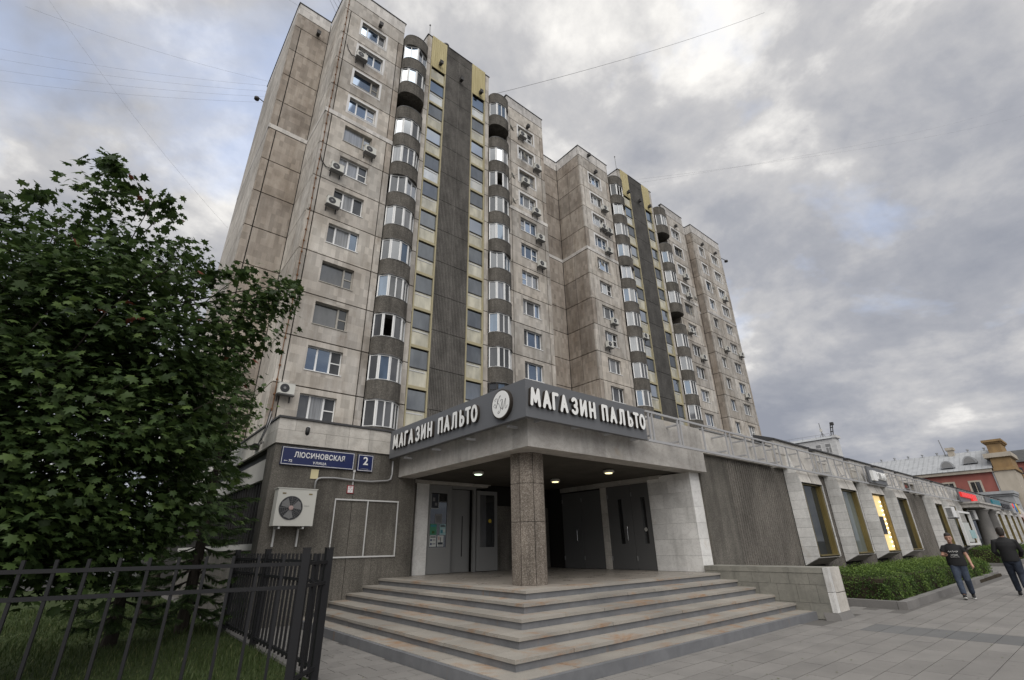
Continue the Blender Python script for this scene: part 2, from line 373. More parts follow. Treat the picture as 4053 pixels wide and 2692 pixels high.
def put(name, me, parent=None, at=(0, 0, 0)):
    o = bpy.data.objects.new(name, me); C.objects.link(o); at = Vector(at)
    WP[o.name] = at
    if parent is not None: o.parent = parent; o.location = at - world_of(parent)
    else: o.location = at
    return o
def part(name, mb, mats, parent, at=(0, 0, 0), smooth=False): return put(name, mb.mesh(name, mats, smooth), parent, at)
def tag(o, label, cat, group=None):
    o['label'] = label; o['category'] = cat
    if group: o['group'] = group
    return o
def thing(name, label, cat, at=(0, 0, 0), group=None):
    o = bpy.data.objects.new(name, None); C.objects.link(o); o.empty_display_size = 0.3; o.location = at; WP[o.name] = Vector(at)
    return tag(o, label, cat, group)
def struct(o): o['kind'] = 'structure'; return o
def stuff(o): o['kind'] = 'stuff'; return o
CACHE = {}
def cached(key, fn):
    if key not in CACHE: CACHE[key] = fn()
    return CACHE[key]
def box_me(key, w, d, h, mat):
    return cached(('box', key, round(w, 4), round(d, 4), round(h, 4), mat), lambda: MB().box(0, w, 0, d, 0, h).mesh(key, mat))
def np_mesh(name, v, f, mats, tone=None, mi=None):
    me = bpy.data.meshes.new(name); v = np.asarray(v, dtype=np.float32); f = np.asarray(f, dtype=np.int32)
    nf, k = f.shape
    me.vertices.add(len(v)); me.vertices.foreach_set('co', v.ravel())
    me.loops.add(nf * k); me.loops.foreach_set('vertex_index', f.ravel())
    me.polygons.add(nf); me.polygons.foreach_set('loop_start', np.arange(0, nf * k, k, dtype=np.int32))
    for m in mats: me.materials.append(MT[m])
    if mi is not None: me.polygons.foreach_set('material_index', np.asarray(mi, dtype=np.int32))
    if tone is not None:
        at = me.attributes.new('tone', 'FLOAT', 'FACE'); at.data.foreach_set('value', np.asarray(tone, dtype=np.float32))
    me.update(calc_edges=True); me.validate(); return me
def text_mesh(body, size, ext, offset=0.0, mat='sign_white', spacing=1.0, xs=1.0):
    cu = bpy.data.curves.new('lettering', 'FONT'); cu.body = body; cu.size = size; cu.extrude = ext; cu.offset = offset
    cu.space_character = spacing; cu.align_x = 'CENTER'; cu.align_y = 'CENTER'; cu.resolution_u = 3
    o = bpy.data.objects.new('lettering_tmp', cu); C.objects.link(o)
    me = bpy.data.meshes.new_from_object(o.evaluated_get(bpy.context.evaluated_depsgraph_get()))
    bpy.data.objects.remove(o); bpy.data.curves.remove(cu)
    me.transform(Matrix.Diagonal((xs, 1, 1, 1)))
    me.materials.clear(); me.materials.append(MT[mat]); return me
ROT_FRONT = Matrix.Rotation(PI / 2, 4, 'X')                                     # text plane facing -Y
ROT_LEFT = Matrix.Rotation(-PI / 2, 4, 'Z') @ Matrix.Rotation(PI / 2, 4, 'X')   # text plane facing -X
def wall_text(name, parent, body, size, at, ext=0.004, offset=0.0, mat='sign_white', spacing=1.0, xs=1.0, rot=None):
    me = text_mesh(body, size, ext, offset, mat, spacing, xs); me.transform(rot or ROT_FRONT); return put(name, me, parent, at)

# ================================================================== GROUND
g = struct(part('ground', MB().box(-600, 900, -600, 900, -0.6, -0.05), 'asphalt', None))
pav = struct(part('pavement', MB().add([(-6, -9, -0.012), (90, -9, -0.012), (90, 7.5, -0.012), (-6, 7.5, -0.012)], [(0, 1, 2, 3)])
                  .add([(2.62, 7.5, -0.012), (8, 7.5, -0.012), (8, 40, -0.012), (2.62, 40, -0.012)], [(0, 1, 2, 3)]), 'joint_sand', None))
CAMM = cam.matrix_world.inverted(); FPX = 1867.745
def project(p):
    c = CAMM @ Vector(p)
    if c.z > -0.1: return None
    return (2026.5 + FPX * c.x / -c.z, 1346 - FPX * c.y / -c.z)
SX0, SY0 = 3.96, 4.84
def covered(x0, x1, y0, y1):
    if x1 > SX0 + 0.02 and x0 < 12.5 and y1 > SY0 + 0.02 and y0 < 12.7: return True
    if x1 > 12.5 and x0 < 13.15 and y1 > 4.5: return True
    if x1 > 15.5 and x0 < 31.3 and y1 > 4.0: return True
    if x1 > 41 and y1 > 5.0: return True
    if x0 < 2.62: return True
    if y1 > 7.3 and x1 > 4.0: return True
    return False
slabs = []
PY = 0.3125
def run(xa, xb, L_, off):
    x = xa; first = True; out = []
    while x < xb - 0.02:
        x1 = min(x + (L_ * (1 - off) if first and off else L_), xb)
        if xb - x1 < 0.12: x1 = xb
        out.append((x, x1)); x = x1; first = False
    return out
for j in range(-14, 62):
    y0 = 0.05 + j * PY
    off = (0.0, 0.37, 0.71, 0.2, 0.55, 0.88)[j % 6]
    if y0 > 12.6: continue
    rows = (run(2.63, 11.54, 1.0, off) + [(11.54, 12.55)] + run(12.55, 48.6, 1.0, off)) if y0 < 6 else run(2.63, 4.2, 0.42, off)
    for (a, b_) in rows:
        c_, d_ = y0, y0 + PY
        if covered(a, b_, c_, d_):
            if c_ < SY0 and a < 12.5 and b_ > SX0 and d_ <= SY0 + PY: d_ = SY0
            elif c_ >= SY0 - 0.01 and a < SX0 - 0.08 and a >= 2.62: b_ = min(b_, SX0 - 0.01)
            else: continue
            if covered(a, b_ - 0.03, c_, d_ - 0.03): continue
        if d_ - c_ < 0.06 or b_ - a < 0.05: continue
        slabs.append((a, b_, c_, d_))
vis = []; rest = []
for sb in slabs:
    cx_, cy_ = (sb[0] + sb[1]) / 2, (sb[2] + sb[3]) / 2
    inv = False
    for px, py in ((sb[0], sb[2]), (sb[1], sb[2]), (sb[0], sb[3]), (sb[1], sb[3]), (cx_, cy_)):
        q = project((px, py, 0))
        if q and 0 < q[0] < 4053 and 0 < q[1] < 2692: inv = True
    (vis if inv else rest).append((math.hypot(cx_, cy_), sb))
vis.sort(); near = vis[:290]; rest += vis[290:]
GAP = 0.005
for d_, (a, b_, c_, e_) in near:
    dark = 11.5 < a < 11.6 and (c_ + e_) / 2 < 3.7
    put('paving_slab', box_me('paving_slab', b_ - a - 2 * GAP, e_ - c_ - 2 * GAP, 0.04, 'slab_dark' if dark else 'slab'), pav,
        (a + GAP, c_ + GAP, -0.04 + random.uniform(-0.0012, 0.0012)))
mb = MB()
for d_, (a, b_, c_, e_) in rest:
    if d_ < 55: mb.box(a + GAP, b_ - GAP, c_ + GAP, e_ - GAP, -0.04, random.uniform(-0.0012, 0.0012))
stuff(part('paving_slabs_beyond', mb, 'slab', pav))
struct(part('far_pavement', MB().add([(48.6, -9, -0.004), (110, -9, -0.004), (110, 5.0, -0.004), (48.6, 5.0, -0.004)], [(0, 1, 2, 3)]), 'slab', None))
struct(part('lawn', MB().box(-14, 2.60, 7.05, 33, -0.04, 0.03).box(-14, 2.06, 6.0, 7.049, -0.04, 0.03), 'turf', None))
lk = thing('lawn_kerb', 'low stone kerb between the lawn and the paving by the steps', 'kerb', (2.62, 7, 0))
for i in range(13):
    put('kerb_stone', box_me('kerb_stone', 0.08, 0.985, 0.09, 'kerb_granite'), lk, (2.602, 7.06 + i, -0.03))
# grass blades
def grass():
    N = 52000
    x = rng.uniform(-4.5, 2.58, N * 2); y = 6.3 + rng.random(N * 2) ** 1.5 * 15
    k = (y > 7.05) | (x < 2.05); x = x[k][:N]; y = y[k][:N]; n = len(x)
    h = rng.uniform(0.05, 0.13, n) * (0.8 + 0.5 * np.sin(x * 2.1) * np.cos(y * 1.7)); h = np.maximum(h, 0.03)
    a = rng.uniform(0, 2 * PI, n); w = rng.uniform(0.0025, 0.005, n) * (1 + (y - 6) * 0.08); ln = rng.uniform(0.1, 0.7, n) * h
    b = rng.uniform(0, 2 * PI, n)
    dx, dy = np.cos(a) * w, np.sin(a) * w; lx, ly = np.cos(b) * ln, np.sin(b) * ln
    z0 = np.full(n, 0.028)
    V = np.stack([np.stack([x - dx, y - dy, z0], 1), np.stack([x + dx, y + dy, z0], 1),
                  np.stack([x + lx * .4 + dx * .7, y + ly * .4 + dy * .7, z0 + h * .6], 1), np.stack([x + lx * .4 - dx * .7, y + ly * .4 - dy * .7, z0 + h * .6], 1),
                  np.stack([x + lx, y + ly, z0 + h], 1)], 1).reshape(-1, 3)
    o = np.arange(n) * 5
    F = np.concatenate([np.stack([o, o + 1, o + 2], 1), np.stack([o, o + 2, o + 3], 1), np.stack([o + 3, o + 2, o + 4], 1)])
    t = np.clip(rng.normal(0.5, 0.22, n), 0, 1)
    ob = put('grass', np_mesh('grass', V, F, ['grass_blade'], np.concatenate([t, t, t])))
    stuff(ob); ob['label'] = 'green mown grass of the lawn behind the iron fence'; ob['category'] = 'grass'
grass()

# ================================================================== ENTRANCE STEPS
steps = thing('entrance_steps', 'broad corner flight of rust-stained stone steps below the shop canopy', 'steps', (3.96, 4.84, 0))
RZ, TX = 0.14, 0.41
def sxy(k): return SX0 + TX * (k - 1), SY0 + TX * 1.015 * (k - 1)
for k in range(1, 7):
    x, y = sxy(k); z = RZ * k
    part('riser', MB().box(x, 12.6 + 0.008 * k, y, 12.72 + 0.008 * k, -0.04 + 0.004 * k, z if k == 1 else z - 0.045), 'riser_paint', steps)
for k in range(1, 6):
    x, y = sxy(k); x2, y2 = sxy(k + 1); z = RZ * k
    nose = 0.03 if k > 1 else -0.07
    zt = z if k > 1 else z + 0.006; th = 0.045 if k > 1 else 0.02
    # flank along X (in front)
    a = x - nose; n = 8; w = (12.6 - a) / n
    for i in range(n):
        put('tread_slab', box_me('tread_slab', w - 0.009, (y2 + 0.012) - (y - nose), th, 'tread_stone'), steps, (a + i * w, y - nose + random.uniform(-0.004, 0.004), zt - th + random.uniform(-0.0015, 0.0015)))
    # flank along Y (to the left)
    b0 = y2 + 0.017; n = 6; w = (12.72 - b0) / n
    for i in range(n):
        put('tread_slab', box_me('tread_slab_side', (x2 + 0.012) - (x - nose), w - 0.009, th, 'tread_stone'), steps, (x - nose + random.uniform(-0.004, 0.004), b0 + i * w, zt - th + random.uniform(-0.0015, 0.0015)))
x6, y6 = sxy(6)
plat = thing('entrance_platform', 'polished stone landing at the top of the entrance steps', 'landing', (x6, y6, 0.78))
part('edge_band', MB().box(x6 - 0.03, 12.66, y6 - 0.03, y6 + 0.35, 0.795, 0.84).box(x6 - 0.03, x6 + 0.35, y6 + 0.355, 13.5, 0.795, 0.84), 'tread_stone', plat)
nx, ny = 6, 6; wx, wy = (12.66 - x6 - 0.355) / nx, (13.5 - y6 - 0.355) / ny
for i in range(nx):
    for j in range(ny):
        put('floor_slab', box_me('floor_slab', wx - 0.004, wy - 0.004, 0.045, 'platform_stone'), plat, (x6 + 0.357 + i * wx, y6 + 0.357 + j * wy, 0.794))

# ================================================================== SIDE WALL OF THE STEPS
sw = thing('stair_side_wall', 'low stone-clad wall with pale marble end closing the steps on the right', 'wall', (12.85, 5.9, 0))
part('core', MB().box(12.54, 13.16, 4.54, 7.29, -0.04, 0.955), 'seam', sw)
for (z0, z1, offs) in ((0.0, 0.30, 0.0), (0.305, 0.655, 0.22), (0.66, 0.885, 0.1)):
    y = 4.52
    first = True
    while y < 7.28:
        L_ = 0.42 - (offs if first else 0); first = False; y1 = min(y + L_, 7.3)
        put('stone_slab', box_me('stone_slab', 0.045, y1 - y - 0.006, z1 - z0, 'side_wall_stone'), sw, (12.5, y + 0.003, z0)); y = y1
for i in range(4): put('coping_slab', box_me('coping_slab', 0.70, 0.69, 0.11, 'side_wall_stone'), sw, (12.49, 4.53 + i * 0.695, 0.89))
for (x0, x1, z0, z1, m_) in ((12.50, 12.66, 0.14, 0.52, 'marble'), (12.50, 12.66, 0.53, 1.0, 'marble'), (12.675, 13.21, 0.14, 0.50, 'marble_warm'), (12.675, 13.21, 0.515, 1.0, 'marble_warm')):
    put('end_slab', box_me('end_slab', x1 - x0, 0.10, z1 - z0, m_), sw, (x0, 4.42, z0))
part('foot', MB().prism([(12.46, 4.36, -0.03), (13.26, 4.36, -0.03), (13.22, 4.41, 0.135), (12.50, 4.41, 0.135)], (0, 0.3, 0)), 'kerb_granite', sw)

# ================================================================== SHOP BUILDING
shop = thing('shop_building', 'long single-storey shop block with canopied corner entrance and projecting display windows', 'building', (7, 7.3, 0))
# wall with the street sign
for (a, b_) in ((2.98, 5.055), (5.068, 6.87)): part('concrete_panel', MB().box(a, b_, 12.65, 12.95, -0.03, 3.975), 'pebble_wall', shop)
part('corner_pillar', MB().prism([(2.981, 12.951, -0.03), (2.981, 13.0, -0.03), (2.981, 13.42, 3.975), (2.981, 12.951, 3.975)], (0.4, 0, 0)), 'pebble_wall', shop)
for (z0, z1, xs_) in ((3.98, 4.315, (2.95, 4.15, 4.75, 5.33, 6.30)), (4.32, 4.60, (2.95, 3.36, 4.75, 5.33, 6.30))):
    for a, b_ in zip(xs_[:-1], xs_[1:]): put('parapet_slab', box_me('parapet_slab', b_ - a - 0.006, 0.06, z1 - z0, 'marble_warm'), shop, (a + 0.003, 12.60, z0))
    for i in range(11): put('parapet_slab', box_me('parapet_slab_side', 0.06, 1.19, z1 - z0, 'marble_warm'), shop, (2.95, 12.665 + i * 1.2, z0))
part('coping', MB().box(2.92, 6.2, 12.56, 12.95, 4.605, 4.655).box(2.92, 3.3, 12.951, 25.9, 4.605, 4.655), 'coping', shop)
part('parapet_core', MB().box(3.01, 6.31, 12.66, 12.94, 3.98, 4.6).box(3.01, 3.25, 12.945, 25.9, 3.98, 4.6), 'seam', shop)
part('white_band', MB().box(3.03, 3.2, 13.30, 25.8, 3.2, 3.72), 'pale_render', shop)
part('dark_gap', MB().box(3.14, 3.3, 13.0, 25.8, 3.721, 3.975), 'black', shop)
part('base_ledge', MB().box(3.0, 3.2, 13.0, 25.8, 1.56, 1.70), 'pale_render', shop)
part('base_wall', MB().box(3.03, 3.2, 13.0, 25.8, -0.03, 1.559), 'pebble_wall', shop)
for i in range(10): put('pane', box_me('side_pane', 0.02, 1.2, 1.48, 'glass_dark'), shop, (3.12, 13.03 + i * 1.25, 1.71))
part('glazing_bars', (lambda m: [m.box(3.085, 3.13, 13.03 + i * 0.3125, 13.06 + i * 0.3125, 1.71, 3.19) for i in range(40)] and m)(MB()), 'dark_frame', shop)
part('roof_slab', MB().box(3.1, 13.0, 12.9, 26.1, 4.25, 4.32).box(6.6, 86, 7.45, 25.95, 4.20, 4.28), 'roof_felt', shop)
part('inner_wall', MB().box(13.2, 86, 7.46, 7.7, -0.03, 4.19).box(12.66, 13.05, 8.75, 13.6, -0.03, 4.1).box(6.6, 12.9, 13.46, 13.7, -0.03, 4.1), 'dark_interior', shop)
# canopy beams, ceiling
part('canopy_beam', MB().box(6.32, 13.08, 7.10, 7.60, 3.38, 4.62), 'beam_concrete', shop)
part('canopy_beam', MB().box(6.32, 6.82, 7.603, 12.645, 3.38, 4.62), 'beam_concrete', shop)
part('beam_joint', MB().box(6.315, 6.3195, 7.2, 12.64, 3.955, 3.965).box(6.4, 13.0, 7.0955, 7.0995, 3.955, 3.965), 'seam', shop)
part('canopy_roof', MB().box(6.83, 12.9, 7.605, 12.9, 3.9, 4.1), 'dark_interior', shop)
for i in range(3):
    for j in range(3):
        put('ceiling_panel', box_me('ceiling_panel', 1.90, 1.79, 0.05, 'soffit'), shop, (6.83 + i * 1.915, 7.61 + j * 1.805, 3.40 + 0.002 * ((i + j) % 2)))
part('ceiling_core', MB().box(6.83, 12.6, 7.61, 13.4, 3.47, 3.55), 'dark_interior', shop)
# octagonal column
def octo(r, z0, z1, c=(7.0, 7.92)):
    p = [(c[0] + r * math.cos(R(22.5 + 45 * k)), c[1] + r * math.sin(R(22.5 + 45 * k)), z0) for k in range(8)]
    return MB().prism(p, (0, 0, z1 - z0))
col = put('column', octo(0.352, 0.841, 3.379).mesh('column', 'seam'), shop)
for (z0, z1) in ((0.842, 1.99), (2.0, 2.745), (2.755, 3.377)):
    for k in range(8):
        a0, a1 = R(22.5 + 45 * k), R(67.5 + 45 * k)
        pr = []
        for (rr, aa) in ((0.375, a0 + 0.018), (0.375, a1 - 0.018), (0.34, a1 - 0.018), (0.34, a0 + 0.018)):
            pr.append((7.0 + rr * math.cos(aa), 7.92 + rr * math.sin(aa), z0))
        part('stone_facing', MB().prism(pr, (0, 0, z1 - z0)), 'pebble_column', col)
# ceiling lamps
for (x, y, m_, lb) in ((7.55, 10.5, 'lamp_glow_green', 'round white ceiling lamp glowing greenish over the open left door'),
                       (10.45, 10.55, 'lamp_glow', 'round ceiling lamp glowing yellow in the dark middle of the porch'),
                       (10.35, 8.40, 'lamp_glow', 'round ceiling lamp glowing yellow nearest the right-hand doors')):
    t = thing('ceiling_lamp', lb, 'lamp', (x, y, 3.30), 'lamps under the canopy')
    part('lamp_ring', MB().lathe([(0.10, 0.09), (0.145, 0.07), (0.15, 0.02), (0.12, 0.0)], (x, y, 3.305)), 'lamp_ring', t, smooth=True)
    part('diffuser', MB().lathe([(0.105, 0.0), (0.09, -0.015), (0.04, -0.022)], (x, y, 3.304)), m_, t, smooth=True)

def slab_rows_x(parent, X, ycols_a, ycols_b, zs, mat_, th=0.03):
    """marble slabs on a face looking to -X"""
    for r_, (z0, z1) in enumerate(zip(zs[:-1], zs[1:])):
        ys = ycols_a if r_ % 2 == 0 else ycols_b
        for a, b_ in zip(ys[:-1], ys[1:]):
            put('marble_slab', box_me('marble_slab', th, b_ - a - 0.004, z1 - z0 - 0.004, mat_), parent, (X, a + 0.002, z0 + 0.002))
# right pier and wall with the doors
zs = (0.842, 1.23, 1.64, 2.05, 2.46, 2.86, 3.20, 3.378)
slab_rows_x(shop, 12.58, (7.395, 7.85, 8.32, 8.785), (7.395, 7.62, 8.1, 8.785), zs, 'marble')
for z0, z1 in zip(zs[:-1], zs[1:]): put('marble_slab', box_me('marble_slab_front', 0.50, 0.035, z1 - z0 - 0.004, 'marble'), shop, (12.58, 7.36, z0 + 0.002))
part('pier_core', MB().box(12.605, 13.06, 7.392, 8.79, 0.5, 3.378), 'seam', shop)
slab_rows_x(shop, 12.58, (10.41, 10.655), (10.41, 10.655), zs[:-2] + (3.25,), 'marble_warm')
part('door_head', MB().box(12.585, 12.7, 8.79, 12.5, 3.252, 3.396), 'beam_concrete', shop)
part('cornice', MB().box(12.50, 12.583, 8.25, 10.84, 3.35, 3.392).box(12.535, 12.583, 8.35, 10.80, 3.30, 3.349), 'beam_concrete', shop)
def xdoor(y0, y1, z1, mat_, slot=None, handle=None, X=12.60):
    d_ = part('door', MB().box(X, X + 0.05, y0 + 0.006, y1 - 0.006, 0.85, z1), mat_, shop)
    if slot: part('pane', MB().box(X - 0.004, X + 0.01, slot[0], slot[1], 1.55, 2.84), 'glass_dark', d_)
    if handle:
        part('handle', MB().tube([(X, handle, 2.02), (X - 0.06, handle, 2.02), (X - 0.075, handle, 1.98), (X - 0.075, handle, 1.68), (X - 0.06, handle, 1.64), (X, handle, 1.64)], 0.011), 'chrome', d_)
    for hz in (1.15, 2.95):
        part('hinge', MB().tube([(X - 0.01, y1 - 0.03, hz - 0.06), (X - 0.01, y1 - 0.03, hz + 0.06)], 0.016), 'ac_grey', d_)
    return d_
xdoor(8.79, 9.47, 3.248, 'door_dark', (8.96, 9.11)); xdoor(9.47, 10.405, 3.248, 'door_dark', (9.83, 9.97), 9.66)
xdoor(10.66, 11.55, 3.20, 'door_dark'); xdoor(11.55, 12.45, 3.20, 'door_dark', None, 11.74)
tag(part('glass_sticker', MB().lathe([(0.055, 0.0), (0.055, 0.003)], (12.588, 9.03, 1.93), 'x', 20), 'pale_render', None), 'pale round sticker on the narrow glass of the right door', 'sticker')
# left wall under the canopy
part('door_pier', MB().box(7.11, 7.53, 12.98, 13.3, 0.842, 3.31), 'marble', shop)
part('recess_wall', MB().box(6.87, 7.107, 13.02, 13.4, 0.5, 3.396), 'pebble_wall', shop)
part('door_head', MB().box(7.0, 9.68, 13.05, 13.35, 3.312, 3.394), 'beam_concrete', shop)
part('cornice', MB().box(6.98, 9.76, 12.86, 13.045, 3.37, 3.396).box(7.02, 9.70, 12.93, 13.045, 3.315, 3.369), 'beam_concrete', shop)
ld = part('door', MB().box(7.545, 7.65, 13.05, 13.1, 0.85, 3.30).box(8.23, 8.39, 13.05, 13.1, 0.85, 3.30).box(7.651, 8.229, 13.05, 13.1, 0.85, 1.55).box(7.651, 8.229, 13.05, 13.1, 3.07, 3.30), 'door_grey', shop)
part('pane', MB().box(7.651, 8.229, 13.07, 13.085, 1.55, 3.07), 'glass_dark', ld)
for hz in (1.2, 2.85): part('hinge', MB().tube([(7.56, 13.03, hz - 0.06), (7.56, 13.03, hz + 0.06)], 0.016), 'ac_grey', ld)
part('door_frame', MB().box(8.395, 9.30, 13.04, 13.12, 3.23, 3.31).box(9.20, 9.30, 13.04, 13.12, 0.85, 3.229), 'door_grey', shop)
il = part('door', MB().box(8.40, 9.195, 13.24, 13.28, 0.85, 3.225), 'door_grey', shop)
part('slot', MB().box(8.90, 8.93, 13.232, 13.238, 1.28, 2.44), 'black', il)
rl = part('door', MB().box(9.315, 9.43, 13.0, 13.045, 0.86, 3.21).box(10.02, 10.13, 13.0, 13.045, 0.86, 3.21).box(9.431, 10.019, 13.0, 13.045, 0.86, 1.53).box(9.431, 10.019, 13.0, 13.045, 3.09, 3.21), 'door_grey', shop)
part('pane', MB().box(9.431, 9.69, 13.018, 13.03, 1.53, 3.09), 'glass_grey', rl); part('pane', MB().box(9.692, 10.019, 13.018, 13.03, 1.53, 3.09), 'glass_dark', rl)  # single glass split in two; grey half paints its lighter reflection
tag(part('glass_sticker', MB().lathe([(0.06, 0.0), (0.06, 0.003)], (9.84, 13.013, 2.30), 'y', 20), 'yellow_letter', None), 'orange round sticker on the glass of the opened door', 'sticker')
for i in range(2): part('dado_panel', MB().box(10.14 + i * 1.2, 11.335 + i * 1.2, 13.1, 13.4, 0.842, 2.78), 'pebble_wall', shop)
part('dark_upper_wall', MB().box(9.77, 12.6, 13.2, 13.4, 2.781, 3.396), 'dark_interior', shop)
# posters behind the glass of the left door
flat('poster_green', (0.06, 0.22, 0.13), 0.6); flat('poster_pale', (0.50, 0.52, 0.50), 0.6); flat('poster_cyan', (0.30, 0.45, 0.46), 0.6); flat('poster_dark', (0.035, 0.04, 0.05), 0.5); flat('print_grey', (0.22, 0.22, 0.22), 0.7)
def poster(x0, x1, z0, z1, m_, lb, deco):
    t = put('poster', MB().box(x0, x1, 13.060, 13.064, z0, z1).mesh('poster', m_)); tag(t, lb, 'poster', 'posters on the left door')
    for (u0, u1, v0, v1, mm) in deco:
        part('print', MB().box(x0 + u0 * (x1 - x0), x0 + u1 * (x1 - x0), 13.0565, 13.059, z0 + v0 * (z1 - z0), z0 + v1 * (z1 - z0)), mm, t)
poster(7.66, 7.93, 2.62, 3.04, 'poster_dark', 'dark framed photo poster at the top of the left door glass', [(0.0, 0.04, 0, 1, 'poster_pale'), (0.96, 1, 0, 1, 'poster_pale'), (0.04, 0.96, 0, 0.03, 'poster_pale'), (0.2, 0.5, 0.5, 0.75, 'print_grey'), (0.5, 0.8, 0.2, 0.4, 'print_grey')])
poster(7.83, 8.06, 2.20, 2.47, 'print_grey', 'grey typed notice in the middle of the left door glass', [(0.1, 0.9, 0.15 + 0.12 * i, 0.19 + 0.12 * i, 'poster_dark') for i in range(6)])
poster(7.67, 7.89, 1.89, 2.19, 'poster_green', 'green leaflet on the left door glass', [(0.3, 0.7, 0.12, 0.35, 'light_leaf'), (0.1, 0.9, 0.75, 0.9, 'teal_letter')])
poster(8.00, 8.21, 1.89, 2.19, 'poster_cyan', 'pale cyan leaflet at the right of the left door glass', [(0.1, 0.9, 0.72, 0.8, 'poster_dark'), (0.1, 0.8, 0.84, 0.92, 'poster_dark'), (0.15, 0.5, 0.15, 0.45, 'teal_letter'), (0.55, 0.9, 0.25, 0.55, 'poster_pale')])
poster(7.67, 7.89, 1.57, 1.87, 'poster_pale', 'white leaflet with two blue pictures at the bottom of the left door glass', [(0.1, 0.9, 0.82, 0.92, 'poster_dark'), (0.1, 0.35, 0.5, 0.68, 'sign_blue'), (0.1, 0.35, 0.15, 0.33, 'sign_blue'), (0.45, 0.9, 0.2, 0.3, 'print_grey'), (0.45, 0.9, 0.55, 0.65, 'print_grey')])
poster(7.93, 8.14, 1.57, 1.87, 'poster_pale', 'white leaflet with a dark tower drawing at the bottom of the left door glass', [(0.1, 0.35, 0.6, 0.92, 'hub_pink'), (0.45, 0.55, 0.3, 0.85, 'poster_dark'), (0.1, 0.9, 0.18, 0.38, 'poster_dark'), (0.1, 0.9, 0.05, 0.1, 'print_grey')])

# ------------------------------------------------------------------ right wing of the shop
part('concrete_panel', MB().box(13.085, 14.70, 7.30, 7.45, -0.03, 3.94), 'pebble_wall', shop)
def ribbed(x0, x1, name='ribbed_wall', z1=3.94, y=7.30):
    m = MB(); m.box(x0, x1, y + 0.08, y + 0.15, -0.03, z1); n = max(2, int(round((x1 - x0) / 0.142))); p = (x1 - x0) / n
    for i in range(n):
        a = x0 + i * p
        m.prism([(a + 0.02, y + 0.079, -0.03), (a + 0.045, y, -0.03), (a + p - 0.045, y, -0.03), (a + p - 0.02, y + 0.079, -0.03)], (0, 0, z1 + 0.03))
    return part(name, m, 'ribbed_shop', shop)
ribbed(14.71, 18.87)
BAYS = [18.88 + 3.85 * i for i in range(4)] + [38.25 + 3.85 * i for i in range(3)] + [56.8 + 3.85 * i for i in range(7)]
ends = []
prevs = BAYS[:]
for i, x in enumerate(BAYS[:-1]):
    nxt = BAYS[i + 1]
    if nxt - x > 10: ribbed(x + 2.0, x + 3.4)
    else: ribbed(x + 2.0, nxt - 0.01)
ribbed(55.0, 56.79)
def yf(z): return 6.80 + max(0.0, (z - 3.45)) * 0.22
